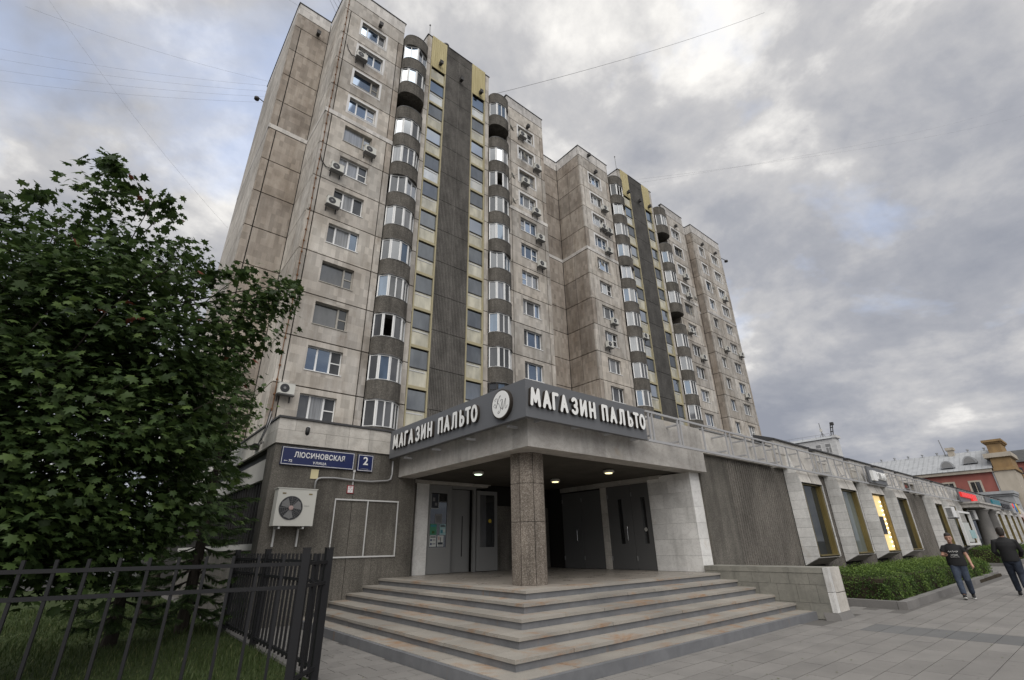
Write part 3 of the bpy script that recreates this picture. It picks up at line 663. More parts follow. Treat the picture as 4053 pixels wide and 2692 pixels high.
def bay(x, i):
    glassm = {0: 'shop_glass', 1: 'shop_glass_pale', 2: 'lit_panel', 3: 'shop_glass'}.get(i, 'shop_glass_pale' if i % 2 else 'shop_glass')
    b_ = put('display_bay', cached('bay_core', lambda: MB().prism([(0.035, 7.29, 0.80), (0.035, 6.83, 1.03), (0.035, 6.83, 1.06), (0.035, 7.29, 1.06)], (1.93, 0, 0))
             .box(0.035, 0.16, 6.835, 7.29, 1.061, 3.44).box(1.87, 1.965, 6.835, 7.29, 1.061, 3.44).box(0.035, 1.965, 7.2, 7.29, 1.061, 3.44)
             .prism([(0.035, 7.29, 3.441), (0.035, 6.84, 3.441), (0.035, 7.03, 4.40), (0.035, 7.29, 4.40)], (1.93, 0, 0)).mesh('display_bay', 'seam')), shop, (x, 0, 0))
    zz = [0.78, 1.065, 1.36, 1.66, 1.96, 2.26, 2.56, 2.86, 3.16, 3.455, 3.78, 4.10, 4.42]
    for side in (0, 1):
        X = 0.0 if side == 0 else 1.967
        for r_, (z0, z1) in enumerate(zip(zz[:-1], zz[1:])):
            z1 -= 0.006
            def mk(z0=z0, z1=z1, r_=r_):
                if r_ == 0: pts = [(0, 7.297, 0.78), (0, 6.80, 1.03), (0, 6.80, z1), (0, 7.297, z1)]
                else: pts = [(0, yf(z0), z0), (0, yf(z1), z1), (0, 7.297, z1), (0, 7.297, z0)]
                return MB().prism(pts, (0.033, 0, 0)).mesh('marble_slab', 'marble')
            put('marble_slab', cached(('bayslab', r_), mk), b_, (x + X, 0, 0))
    for k, (z0, z1) in enumerate(((3.455, 3.92), (3.925, 4.42))):
        def mk(z0=z0, z1=z1): return MB().prism([(0.0, yf(z0) - 0.012, z0), (0.0, yf(z1) - 0.012, z1), (0.0, yf(z1) + 0.02, z1), (0.0, yf(z0) + 0.02, z0)], (0.93, 0, 0)).mesh('hood_slab', 'marble_warm')
        for s_ in range(2): put('hood_slab', cached(('hood', k), mk), b_, (x + 0.036 + s_ * 0.965 * 1.0 if s_ == 0 else x + 1.034, 0, 0))
    put('underside', cached('under', lambda: MB().prism([(0.04, 7.28, 0.775), (0.04, 6.82, 1.005), (0.04, 6.82, 1.024), (0.04, 7.28, 0.794)], (1.92, 0, 0)).mesh('underside', 'beam_concrete')), b_, (x, 0, 0))
    put('frame', cached('bay_frame', lambda: MB().box(1.80, 1.868, 6.82, 7.16, 1.10, 3.40).box(0.165, 0.22, 6.84, 7.16, 1.10, 3.40).box(0.165, 1.87, 6.79, 7.16, 1.062, 1.098)
             .box(0.165, 1.87, 6.9, 7.16, 3.402, 3.438).box(1.755, 1.798, 6.94, 7.05, 1.10, 3.40).mesh('frame', 'brass')), b_, (x, 0, 0))
    put('pane', cached(('bay_pane', glassm), lambda: MB().box(0.22, 1.754, 6.99, 7.01, 1.10, 3.40).mesh('pane', glassm)), b_, (x, 0, 0))
    if i == 2:
        for k in range(11): part('bulb', MB().lathe([(0.012, 0.0), (0.03, -0.015), (0.035, -0.035), (0.02, -0.055)], (x + 1.5, 6.985, 1.25 + k * 0.19), 'y', 10), 'bulb', b_, smooth=True)
        part('product_shelf', MB().box(x + 0.75, x + 1.3, 6.955, 6.985, 1.75, 2.5), 'poster_dark', b_)
for i, x in enumerate(BAYS): bay(x, i)
# parapet behind the sign frame
x = 13.1
part('parapet_panel', MB().box(6.5, 9.9, 7.13, 7.3, 4.63, 4.64), 'marble_warm', shop)
for k in range(3):
    put('parapet_slab', box_me('parapet_slab_r', 1.58, 0.14, 0.68, 'marble_warm'), shop, (13.1 + k * 1.6, 7.15, 3.945))
part('parapet_ledge', MB().box(8.0, 17.9, 7.62, 7.75, 4.66, 4.70).box(13.09, 17.9, 7.12, 7.4, 4.63, 4.665), 'ac_grey', shop)
for i, x in enumerate([BAYS[0]] + BAYS[1:4] + [34.28] + BAYS[4:] + [49.6, 53.2]):
    if 30 < x < 60: m_ = 'marble'
    part('parapet_block', MB().box(x - 0.74, x + 2.38, 7.10, 7.42, 4.425, 4.90).box(x - 0.74, x - 0.003, 7.12, 7.42, 3.945, 4.424).box(x + 2.003, x + 2.38, 7.12, 7.42, 3.945, 4.424), 'marble_warm', shop)
    part('roof_cap', MB().prism([(x - 0.80, 7.02, 4.905), (x - 0.80, 7.02, 4.945), (x - 0.80, 7.75, 5.20), (x - 0.80, 7.75, 4.905)], (3.15, 0, 0)), 'coping', shop)

# ------------------------------------------------------------------ grey sign panels with letters
def capsule(m, p, q, w, depth, z0, n=5):
    p, q = Vector(p), Vector(q); d = q - p; a0 = math.atan2(d.y, d.x); pts = []
    for k in range(n + 1): a = a0 + PI / 2 + PI * k / n; pts.append((p.x + w / 2 * math.cos(a), p.y + w / 2 * math.sin(a), z0))
    for k in range(n + 1): a = a0 - PI / 2 + PI * k / n; pts.append((q.x + w / 2 * math.cos(a), q.y + w / 2 * math.sin(a), z0))
    N = len(pts); o = len(m.v); m.v += pts + [(x, y, z0 - depth) for x, y, _ in pts]
    m.f.append(tuple(range(o, o + N))); m.mi.append(0)
    for k in range(N): m.f.append((o + k, o + (k + 1) % N, o + N + (k + 1) % N, o + N + k)); m.mi.append(1)
    m.f.append(tuple(range(o + 2 * N - 1, o + N - 1, -1))); m.mi.append(1)
def arc(cx_, cy_, rx, ry, a0, a1, n=8): return [(cx_ + rx * math.cos(R(a0 + (a1 - a0) * k / n)), cy_ + ry * math.sin(R(a0 + (a1 - a0) * k / n))) for k in range(n + 1)]
GLY = {  # width, strokes on a unit cap height
    'М': (0.80, [[(0.0, 0), (0.1, 1)], [(0.1, 1), (0.4, 0.22)], [(0.4, 0.22), (0.7, 1)], [(0.7, 1), (0.8, 0)]]),
    'А': (0.62, [[(0, 0), (0.31, 1), (0.62, 0)], [(0.13, 0.32), (0.49, 0.32)]]),
    'Г': (0.44, [[(0, 0), (0, 1), (0.44, 1)]]),
    'З': (0.50, [arc(0.22, 0.73, 0.25, 0.27, 150, -80), arc(0.22, 0.26, 0.28, 0.26, 85, -150)]),
    'И': (0.56, [[(0, 1), (0, 0), (0.56, 1), (0.56, 0)]]),
    'Н': (0.54, [[(0, 0), (0, 1)], [(0.54, 0), (0.54, 1)], [(0, 0.5), (0.54, 0.5)]]),
    'П': (0.54, [[(0, 0), (0, 1), (0.54, 1), (0.54, 0)]]),
    'Л': (0.58, [[(0, 0.0), (0.10, 0.1), (0.14, 0.4), (0.16, 1), (0.58, 1), (0.58, 0)]]),
    'Ь': (0.46, [[(0, 1), (0, 0), (0.2, 0)], [(0, 0.55), (0.2, 0.55)], arc(0.2, 0.275, 0.26, 0.275, 90, -90)]),
    'Т': (0.56, [[(0, 1), (0.56, 1)], [(0.28, 1), (0.28, 0)]]),
    'О': (0.62, [arc(0.31, 0.5, 0.31, 0.5, 90, 450, 18)]),
}
def letters(parent, textlist, H, w, xs, rot, origin, depth=0.075):
    """textlist: (char, u0) placed along u; face at +z of the text plane"""
    for ch, u0 in textlist:
        m = MB(); k = 0
        for st in GLY[ch][1]:
            for p, q in zip(st[:-1], st[1:]):
                pp = (p[0] * H * xs, w / 2 + p[1] * (H - w)); qq = (q[0] * H * xs, w / 2 + q[1] * (H - w))
                capsule(m, pp, qq, w, depth - 0.0006 * (k % 7), depth - 0.0006 * (k % 7)); k += 1
        me = bpy.data.meshes.new('letter'); me.from_pydata(m.v, [], m.f)
        me.materials.append(MT['letter_white']); me.materials.append(MT['letter_side']); me.polygons.foreach_set('material_index', m.mi)
        me.transform(Matrix.Translation((u0, 0, 0))); me.transform(rot); me.update()
        put('letter', me, parent, origin)
WORD = 'МАГАЗИН ПАЛЬТО'
sg = thing('shop_sign', 'right-hand dark grey fascia with white letters МАГАЗИН ПАЛЬТО over the entrance', 'sign', (8, 6.72, 3.86), 'grey fascia signs on the canopy')
part('panel', MB().box(5.965, 9.885, 6.725, 6.83, 3.854, 4.625), 'sign_grey', sg)
part('bracket', (lambda m: [m.box(a, a + 0.05, 6.831, 7.098, 3.87, 3.92) for a in (6.5, 7.6, 8.7, 9.7)] and m)(MB()), 'steel_frame', sg)
us = dict(zip(range(13), (6.055, 6.39, 6.66, 6.885, 7.225, 7.485, 7.775, 8.195, 8.475, 8.79, 9.125, 9.345, 9.575)))
lt = [(c, us[i]) for i, c in enumerate(WORD.replace(' ', ''))]
letters(sg, lt, 0.385, 0.073, 0.68, ROT_FRONT, (0, 6.725, 4.065))
s2 = thing('shop_sign', 'left-hand dark grey fascia with white letters МАГАЗИН ПАЛЬТО and round emblem', 'sign', (5.96, 9.7, 3.86), 'grey fascia signs on the canopy')
part('panel', MB().box(5.960, 6.065, 6.831, 12.595, 3.854, 4.625).box(5.960, 5.9645, 6.725, 6.8305, 3.854, 4.625), 'sign_grey', s2)
part('bracket', (lambda m: [m.box(6.066, 6.318, a, a + 0.05, 3.78, 3.83) for a in (7.4, 8.9, 10.4, 11.9)] and m)(MB()), 'steel_frame', s2)
# along -Y on the left face: u = 12.27 - Y
lt2 = []
for i, c in enumerate(WORD.replace(' ', '')):
    u = us[i]
    lt2.append((c, (u - 6.02) * (2.13 / 1.95) if i < 7 else 2.38 + (u - 8.16) * (1.70 / 1.68)))
letters(s2, lt2, 0.40, 0.075, 0.70, ROT_LEFT, (5.960, 12.27, 4.05))
em = part('emblem_disc', MB().lathe([(0.315, 0.0), (0.315, -0.07), (0.30, -0.075)], (5.958, 7.42, 4.24), 'x', 40), 'letter_side', s2)
part('emblem_face', MB().lathe([(0.285, -0.0755), (0.283, -0.079)], (5.958, 7.42, 4.24), 'x', 40), 'letter_white', em)
def ribbon(pts, r_, mat_, parent, n=5):
    # smooth a polyline (Catmull-Rom) and lay it as a thin raised line on the emblem, u to the right, v up
    P_ = [Vector(p) for p in pts]; P_ = [P_[0]] + P_ + [P_[-1]]; out = []
    for i in range(1, len(P_) - 2):
        for k in range(6):
            t = k / 6; a, b2, c2, d2 = P_[i - 1], P_[i], P_[i + 1], P_[i + 2]
            out.append(0.5 * ((2 * b2) + (c2 - a) * t + (2 * a - 5 * b2 + 4 * c2 - d2) * t * t + (3 * b2 - a - 3 * c2 + d2) * t ** 3))
    out.append(P_[-2])
    part('monogram', MB().tube([(5.958 - 0.0805, 7.42 - p.x, 4.24 + p.y) for p in out], r_, n), mat_, parent)
ribbon([(-0.20, -0.04), (-0.225, 0.0), (-0.19, 0.03), (-0.15, 0.0), (-0.16, -0.05), (-0.13, -0.02), (-0.07, 0.10), (-0.03, 0.16), (0.0, 0.19)], 0.0042, 'ink', em)
ribbon([(-0.17, 0.09), (-0.19, 0.12), (-0.15, 0.145), (-0.10, 0.12), (-0.11, 0.03), (-0.15, -0.07)], 0.0042, 'ink', em)
ribbon([(0.0, 0.17), (-0.04, 0.14), (-0.10, 0.045), (-0.06, 0.02), (-0.02, -0.05), (0.02, -0.10), (0.06, -0.09)], 0.0042, 'ink', em)
ribbon([(-0.06, -0.13), (-0.09, -0.17), (-0.05, -0.185), (-0.01, -0.13), (0.05, 0.03), (0.07, 0.08), (0.03, 0.09), (0.0, 0.06)], 0.0042, 'ink', em)
ribbon([(0.07, 0.08), (0.06, -0.03), (0.07, -0.13), (0.12, -0.02), (0.17, 0.09), (0.155, -0.02), (0.15, -0.10), (0.18, -0.12), (0.22, -0.06)], 0.0042, 'ink', em)

# ------------------------------------------------------------------ ladder-like sign frame along the parapet
fr = thing('sign_frame', 'long ladder-like pale grey steel sign frame bolted along the shop parapet', 'frame', (30, 6.72, 3.85))
part('rail', MB().box(9.9, 57.5, 6.70, 6.745, 4.555, 4.605), 'steel_frame', fr); part('rail', MB().box(9.9, 57.5, 6.70, 6.745, 3.825, 3.885), 'steel_frame', fr)
upr = [10.02, 10.17, 11.31, 11.44, 12.57, 13.86, 14.1, 15.07, 15.58, 16.3, 17.04, 17.43, 18.05, 19.05, 20.22, 20.6, 21.06]
q_ = 21.9
while q_ < 57: upr.append(q_); q_ += random.choice((0.45, 0.75, 0.95, 1.1))
um = MB().box(-0.02, 0.02, 6.703, 6.742, 3.886, 4.554).mesh('upright', 'steel_frame')
bk = MB().box(-0.025, 0.025, 6.746, 7.14, 4.42, 4.46).box(-0.025, 0.025, 6.746, 7.14, 3.98, 4.02).mesh('bracket', 'steel_frame')
for i, u in enumerate(upr):
    if 26.2 < u < 28.9 or 45.4 < u < 51.5: continue
    put('upright', um, fr, (u, 0, 0))
    if i % 2 and u < 40: put('bracket', bk, fr, (u - 0.06, 0, 0))
op = thing('shop_sign', 'grey optician sign with raised white letters ОПТИКА above the lit window', 'sign', (27.5, 6.7, 3.9), 'signs along the shop front')
part('panel', MB().box(26.3, 28.85, 6.62, 6.698, 3.89, 4.60), 'sign_grey', op)
part('logo_box', MB().box(26.55, 27.05, 6.5, 6.618, 3.98, 4.42), 'letter_white', op)
wall_text('lettering', op, 'ОПТИКА', 0.44, (27.98, 6.58, 4.22), 0.03, 0.010, 'letter_white', 1.0, 0.8)
rs = thing('shop_sign', 'grey sign panel with blurred bright red letters farther along the shop front', 'sign', (48.5, 6.7, 3.85), 'signs along the shop front')
part('panel', MB().box(45.4, 51.4, 6.62, 6.698, 3.82, 4.62), 'sign_grey', rs)
for k in range(6):
    a = 45.75 + k * 0.58; part('letter', MB().box(a, a + 0.46, 6.50, 6.618, 4.15, 4.47).box(a + 0.46, a + 0.575, 6.54, 6.618, 4.2, 4.3), 'red_letter', rs)
for k in range(3): a = 49.3 + k * 0.62; part('letter', MB().box(a, a + 0.5, 6.50, 6.618, 3.90, 4.48).box(a + 0.5, a + 0.615, 6.54, 6.618, 3.95, 4.1), 'red_letter', rs)
ts = thing('shop_sign', 'far dark sign board with teal letters above the grey columns', 'sign', (61, 6.7, 3.9), 'signs along the shop front')
part('panel', MB().box(56.0, 69.5, 6.62, 6.698, 3.86, 4.62), 'sign_grey', ts)
for k in range(7): a = 58.2 + k * 0.58; part('letter', MB().box(a, a + 0.42, 6.5, 6.618, 4.0 + 0.03 * (k % 2), 4.5), 'teal_letter', ts)
for k in range(5): a = 63.0 + k * 0.95; part('letter', MB().box(a, a + 0.7, 6.5, 6.618, 4.0, 4.35), 'ink', ts)
bs = thing('shop_sign', 'small blue and yellow logo sign at the far end of the shop front', 'sign', (73, 6.6, 3.8), 'signs along the shop front')
part('panel', MB().box(70.6, 75.2, 6.62, 6.698, 3.70, 4.65), 'steel_frame', bs)
part('logo', MB().lathe([(0.42, 0.0), (0.42, -0.06)], (72.6, 6.618, 4.25), 'y', 14), 'blue_letter', bs); part('logo', MB().lathe([(0.36, 0.0), (0.36, -0.06)], (73.9, 6.618, 4.35), 'y', 12).lathe([(0.3, 0), (0.3, -0.05)], (74.4, 6.618, 4.0), 'y', 10), 'yellow_letter', bs)
part('logo', MB().lathe([(0.22, 0.0), (0.22, -0.06)], (71.2, 6.618, 4.4), 'y', 12), 'red_letter', bs)
fs = thing('shop_sign', 'small red sign low on the shop front at the right edge of the picture', 'sign', (78, 6.5, 2.9), 'signs along the shop front')
part('panel', MB().box(76.4, 80.5, 6.40, 6.5, 2.85, 3.6), 'red_letter', fs); part('strip', MB().box(76.4, 80.5, 6.38, 6.399, 2.75, 3.0), 'letter_white', fs)
# portico with grey columns
part('portico_beam', MB().box(46.1, 55.3, 5.9, 7.1, 3.45, 3.80).box(46.0, 55.4, 5.8, 7.1, 3.70, 3.82), 'beam_concrete', shop)
for x in (48.9, 52.2):
    part('round_column', MB().lathe([(0.52, -0.03), (0.52, 0.1), (0.44, 0.14), (0.43, 1.6), (0.40, 3.15), (0.46, 3.2), (0.46, 3.28), (0.55, 3.32), (0.55, 3.44)], (x, 6.35, 0), 'z', 24), 'pale_grey_col' if 'pale_grey_col' in MT else 'kerb_granite', shop, smooth=True)
part('portico_wall', MB().box(49.6, 54.99, 7.3, 7.45, -0.03, 3.94), 'shop_glass', shop)
ib = thing('display_board', 'white framed display board leaning out in front of a shop window', 'board', (44.6, 6.5, 1.1))
part('frame', MB().box(42.6, 42.72, 6.55, 6.7, 1.1, 3.15).box(46.2, 46.32, 6.55, 6.7, 1.1, 3.15).box(42.721, 46.199, 6.55, 6.7, 3.03, 3.15).box(42.721, 46.199, 6.55, 6.7, 1.1, 1.22), 'white_frame', ib)
part('sheet', MB().box(42.8, 44.9, 6.60, 6.63, 1.3, 2.45), 'poster_pale', ib); part('sheet', MB().box(44.3, 45.9, 6.57, 6.595, 1.5, 2.0), 'poster_cyan', ib)

# ================================================================== THINGS ON THE STREET-SIGN WALL
st = thing('street_sign', 'long dark blue street name sign reading ЛЮСИНОВСКАЯ УЛИЦА on the concrete wall', 'street sign', (4.05, 12.6, 3.47))
def blue_sign(t, x0, x1, z0, z1):
    part('panel', MB().box(x0, x1, 12.585, 12.645, z0, z1), 'sign_blue', t)
    b_ = 0.012; e = 0.012
    part('border', MB().box(x0 + e, x1 - e, 12.582, 12.5845, z1 - e - b_, z1 - e).box(x0 + e, x1 - e, 12.582, 12.5845, z0 + e, z0 + e + b_)
         .box(x0 + e, x0 + e + b_, 12.582, 12.5845, z0 + e + b_, z1 - e - b_).box(x1 - e - b_, x1 - e, 12.582, 12.5845, z0 + e + b_, z1 - e - b_), 'sign_white', t)
blue_sign(st, 3.13, 4.965, 3.47, 3.905)
wall_text('lettering', st, 'ЛЮСИНОВСКАЯ', 0.178, (4.07, 12.580, 3.72), 0.003, 0.004, 'sign_white', 1.10, 0.84)
wall_text('lettering', st, 'УЛИЦА', 0.082, (4.07, 12.580, 3.555), 0.003, 0.002, 'sign_white', 1.3)
wall_text('lettering', st, '72', 0.085, (3.355, 12.580, 3.565), 0.003, 0.002, 'sign_white')
part('arrow', MB().prism([(3.20, 12.582, 3.565), (3.23, 12.582, 3.585), (3.225, 12.582, 3.57), (3.285, 12.582, 3.57), (3.285, 12.582, 3.56), (3.225, 12.582, 3.56), (3.23, 12.582, 3.545)], (0, 0.0025, 0)), 'sign_white', st)
s3 = thing('house_number_sign', 'small dark blue house number sign with a white 2', 'sign', (5.28, 12.6, 3.46))
blue_sign(s3, 5.07, 5.50, 3.46, 3.895)
wall_text('lettering', s3, '2', 0.29, (5.285, 12.580, 3.72), 0.003, 0.006, 'sign_white'); wall_text('lettering', s3, 'СТРОЕНИЕ 1', 0.036, (5.285, 12.580, 3.515), 0.002, 0.0, 'steel_frame', 1.15)
tag(part('wall_plate', MB().box(3.905, 4.095, 12.635, 12.648, 3.185, 3.415), 'cream_plate', None), 'small cream plate on the wall under the street sign', 'plate')
tag(part('wall_conduit', MB().tube([(4.04, 12.61, 2.86), (4.05, 12.61, 3.12), (4.09, 12.605, 3.19), (4.18, 12.60, 3.215), (4.5, 12.60, 3.235), (5.05, 12.60, 3.205), (5.5, 12.60, 3.205), (5.98, 12.60, 3.26), (6.07, 12.60, 3.31), (6.1, 12.60, 3.45), (6.09, 12.60, 3.80)], 0.025, 10), 'conduit', None, smooth=True), 'grey foil-wrapped pipe sagging along the wall to the big air conditioner', 'pipe')
tag(part('cable_duct', MB().box(5.0, 5.03, 12.62, 12.648, 3.09, 3.42).box(4.985, 5.045, 12.61, 12.648, 3.421, 3.48), 'trunking', None), 'thin white cable duct between the two blue signs', 'duct')
hy = thing('hydrant_sign', 'small red-bordered white hydrant plate marked ПГ', 'sign', (4.965, 12.64, 2.88))
part('panel', MB().box(4.88, 5.052, 12.625, 12.648, 2.88, 3.08), 'red_paint', hy); part('face', MB().box(4.897, 5.035, 12.621, 12.6245, 2.897, 3.063), 'sign_white', hy)
wall_text('lettering', hy, 'ПГ', 0.06, (4.965, 12.619, 3.025), 0.001, 0.001, 'red_paint')
part('mark', MB().box(4.91, 4.95, 12.618, 12.6205, 2.973, 2.98).box(4.98, 5.02, 12.618, 12.6205, 2.973, 2.98).box(4.962, 4.968, 12.618, 12.6205, 2.91, 2.955), 'red_paint', hy)
tf = thing('wall_trunking', 'thin white rectangular frame with middle bar fixed to the dark concrete wall', 'frame', (5.5, 12.63, 1.33))
zb, zt = 1.345, 2.74
part('bar', MB().box(4.60, 6.38, 12.62, 12.648, zt - 0.035, zt), 'trunking', tf); part('bar', MB().box(4.60, 6.38, 12.62, 12.648, zb, zb + 0.035), 'trunking', tf)
for x in (4.60, 5.475, 6.35): part('upright', MB().box(x, x + 0.025, 12.62, 12.648, zb + 0.036, zt - 0.036), 'trunking', tf)
cc = thing('security_camera', 'black and white security camera on the parapet above the street sign', 'camera', (3.6, 12.5, 4.25))
part('arm', MB().tube([(3.68, 12.6, 4.44), (3.62, 12.42, 4.40)], 0.03, 8), 'white_frame', cc); part('housing', MB().lathe([(0.02, 0.10), (0.05, 0.08), (0.055, -0.02), (0.05, -0.08), (0.02, -0.11)], (3.60, 12.40, 4.30)), 'black', cc, smooth=True)
# big outdoor air conditioner
ac = thing('air_conditioner', 'big cream outdoor air conditioner with round fan on the wall under the street sign', 'air conditioner', (3.56, 12.4, 2.05))
part('casing', MB().box(3.12, 4.0, 12.25, 12.55, 2.06, 2.875).box(3.10, 4.02, 12.24, 12.56, 2.876, 2.895), 'ac_body', ac)
fan = part('fan_opening', MB().lathe([(0.265, 0.0), (0.265, -0.006), (0.25, -0.008)], (3.45, 12.249, 2.45), 'y', 36), 'ac_dark', ac)
m = MB()
for k in range(12):
    a = 2 * PI * k / 12; m.tube([(3.45 + 0.05 * math.cos(a), 12.236, 2.45 + 0.05 * math.sin(a)), (3.45 + 0.262 * math.cos(a), 12.238, 2.45 + 0.262 * math.sin(a))], 0.003, 5)
for rr in (0.1, 0.14, 0.18, 0.22, 0.258): m.tube([(3.45 + rr * math.cos(2 * PI * k / 36), 12.238, 2.45 + rr * math.sin(2 * PI * k / 36)) for k in range(37)], 0.0022, 4, False)
part('grille', m, 'ac_grey', fan)
m = MB()
for k in range(3):
    a0 = 2 * PI * k / 3 + 0.4; m.add([(3.45 + r_ * math.cos(a0 + da), 12.2405 - 0.0008 * k, 2.45 + r_ * math.sin(a0 + da)) for r_, da in ((0.04, -0.5), (0.235, -0.55), (0.24, 0.1), (0.22, 0.45), (0.04, 0.5))], [(0, 1, 2, 3, 4)])
part('fan_blades', m, 'ac_grey', fan)
part('hub', MB().lathe([(0.05, 0.0), (0.05, -0.012), (0.03, -0.016)], (3.45, 12.236, 2.45), 'y', 20), 'hub_pink', fan)
part('handle_slot', MB().box(3.22, 3.30, 12.245, 12.2495, 2.755, 2.785).box(3.82, 3.90, 12.245, 12.2495, 2.755, 2.785), 'brass', ac)
wall_text('lettering', ac, 'DENKO', 0.032, (3.80, 12.2475, 2.50), 0.001, 0.0, 'ac_grey', 1.1)
for x in (3.25, 3.78): part('bracket', MB().prism([(x, 12.645, 1.62), (x, 12.60, 1.62), (x, 12.60, 2.0), (x, 12.28, 2.0), (x, 12.28, 2.05), (x, 12.645, 2.05)], (0.04, 0, 0)), 'trunking', ac)
for x in (3.2, 3.85): part('foot', MB().box(x, x + 0.1, 12.28, 12.5, 2.051, 2.06), 'ac_dark', ac)
cb = thing('cable_bundle', 'loose bundle of cables on the roof corner of the shop', 'cable', (2.9, 13.6, 4.2))
for k in range(4):
    part('cable', MB().tube([(2.93, 13.3 + 0.12 * k, 4.75 + 0.1 * k), (2.86, 13.25 + 0.1 * k, 4.45), (2.80, 13.4 + 0.15 * k, 4.2 - 0.06 * k), (2.88, 13.7 + 0.1 * k, 4.12), (2.94, 13.8, 4.2)], 0.012, 6), 'black' if k % 2 else 'conduit', cb, smooth=True)
part('junction_box', MB().box(2.80, 2.94, 14.2, 14.6, 4.08, 4.2), 'black', cb)

# ================================================================== APARTMENT TOWER
TY = 26.0; FH = 2.8045; Z0 = 9.66
def zk(k): return Z0 + FH * k
ZTOP = 43.3; ZB = zk(-1)
tower = thing('apartment_tower', 'twelve-storey panel apartment block with rounded balconies and two dark stair strips', 'building', (32, 26, 0))
OFF = 26.7
DT = 0.16   # panel thickness
SG = 0.07   # seam half... width
# core behind panels: dark bitumen seams
cm = MB()
def core_run(x0, x1, y0, y1, z0, z1): cm.box(x0, x1, y0, y1, z0, z1)
for o_ in (0, OFF):
    core_run(5.5 + o_, 10.30 + o_, TY + 0.12 + 0.2, TY + 12, 0.0, ZTOP - 0.1); core_run(21.72 + o_, 26.45 + o_ - (0.0), TY + 0.32, TY + 12, 0.0, ZTOP - 0.1)
    core_run(12.7 + o_, 19.33 + o_, TY + 0.32, TY + 12.2, 0.0, 44.3)
    core_run(10.29 + o_, 12.71 + o_, TY + 1.6, TY + 12.1, 0, ZTOP - 0.3); core_run(19.32 + o_, 21.73 + o_, TY + 1.6, TY + 12.1, 0, ZTOP - 0.3)
core_run(2.86, 5.6, 30.05, 40, 0.0, ZTOP - 0.1); core_run(26.4, 32.1, 29.75, 38, 0, ZTOP - 0.1); core_run(53.1, 55.6, 27.1, 38, 0, ZTOP - 0.1); core_run(55.5, 63.2, TY + 0.32, 38.1, 0, ZTOP - 0.1)
part('core', cm, 'seam', tower)
def facing(name, w, h, hole, mat_, axis='y', th=DT):
    """panel mesh, origin at lower-left of its front face; axis y: faces -Y, axis x: faces -X (w runs along +Y)"""
    def mk():
        g_ = SG / 2
        m = MB()
        if hole:
            hx0, hx1, hz0, hz1 = hole
            for (a, b_, c_, d_) in ((g_, hx0, g_, h - g_), (hx1, w - g_, g_, h - g_), (hx0, hx1, g_, hz0), (hx0, hx1, hz1, h - g_)):
                m.add([(a, 0, c_), (b_, 0, c_), (b_, 0, d_), (a, 0, d_)], [(0, 1, 2, 3)])
            t2 = 0.30
            m.add([(hx0, 0, hz0), (hx0, t2, hz0), (hx0, t2, hz1), (hx0, 0, hz1)], [(0, 1, 2, 3)]); m.add([(hx1, 0, hz0), (hx1, t2, hz0), (hx1, t2, hz1), (hx1, 0, hz1)], [(0, 3, 2, 1)])
            m.add([(hx0, 0, hz0), (hx1, 0, hz0), (hx1, t2, hz0), (hx0, t2, hz0)], [(0, 1, 2, 3)]); m.add([(hx0, 0, hz1), (hx1, 0, hz1), (hx1, t2, hz1), (hx0, t2, hz1)], [(0, 3, 2, 1)])
            m.add([(g_, 0, g_), (w - g_, 0, g_), (w - g_, th, g_), (g_, th, g_)], [(0, 3, 2, 1)]); m.add([(g_, 0, h - g_), (w - g_, 0, h - g_), (w - g_, th, h - g_), (g_, th, h - g_)], [(0, 1, 2, 3)])
            m.add([(g_, 0, g_), (g_, th, g_), (g_, th, h - g_), (g_, 0, h - g_)], [(0, 3, 2, 1)]); m.add([(w - g_, 0, g_), (w - g_, th, g_), (w - g_, th, h - g_), (w - g_, 0, h - g_)], [(0, 1, 2, 3)])
        else: m.box(g_, w - g_, 0, th, g_, h - g_)
        if axis == 'x': m.v = [(p[1], p[0], p[2]) for p in m.v]
        return m.mesh(name, mat_)
    return cached(('facing', name, round(w, 3), round(h, 3), hole, mat_, axis), mk)
# seam backing right behind the panels (thin sheets)
bk_ = MB()
for o_ in (0, OFF):
    for (a, b_) in ((5.40, 10.39), (12.62, 19.43), (21.6, 26.48)): bk_.box(a + o_, b_ + o_, TY + 0.05, TY + 0.09, ZB - 2.6, ZTOP - 0.05) if False else None
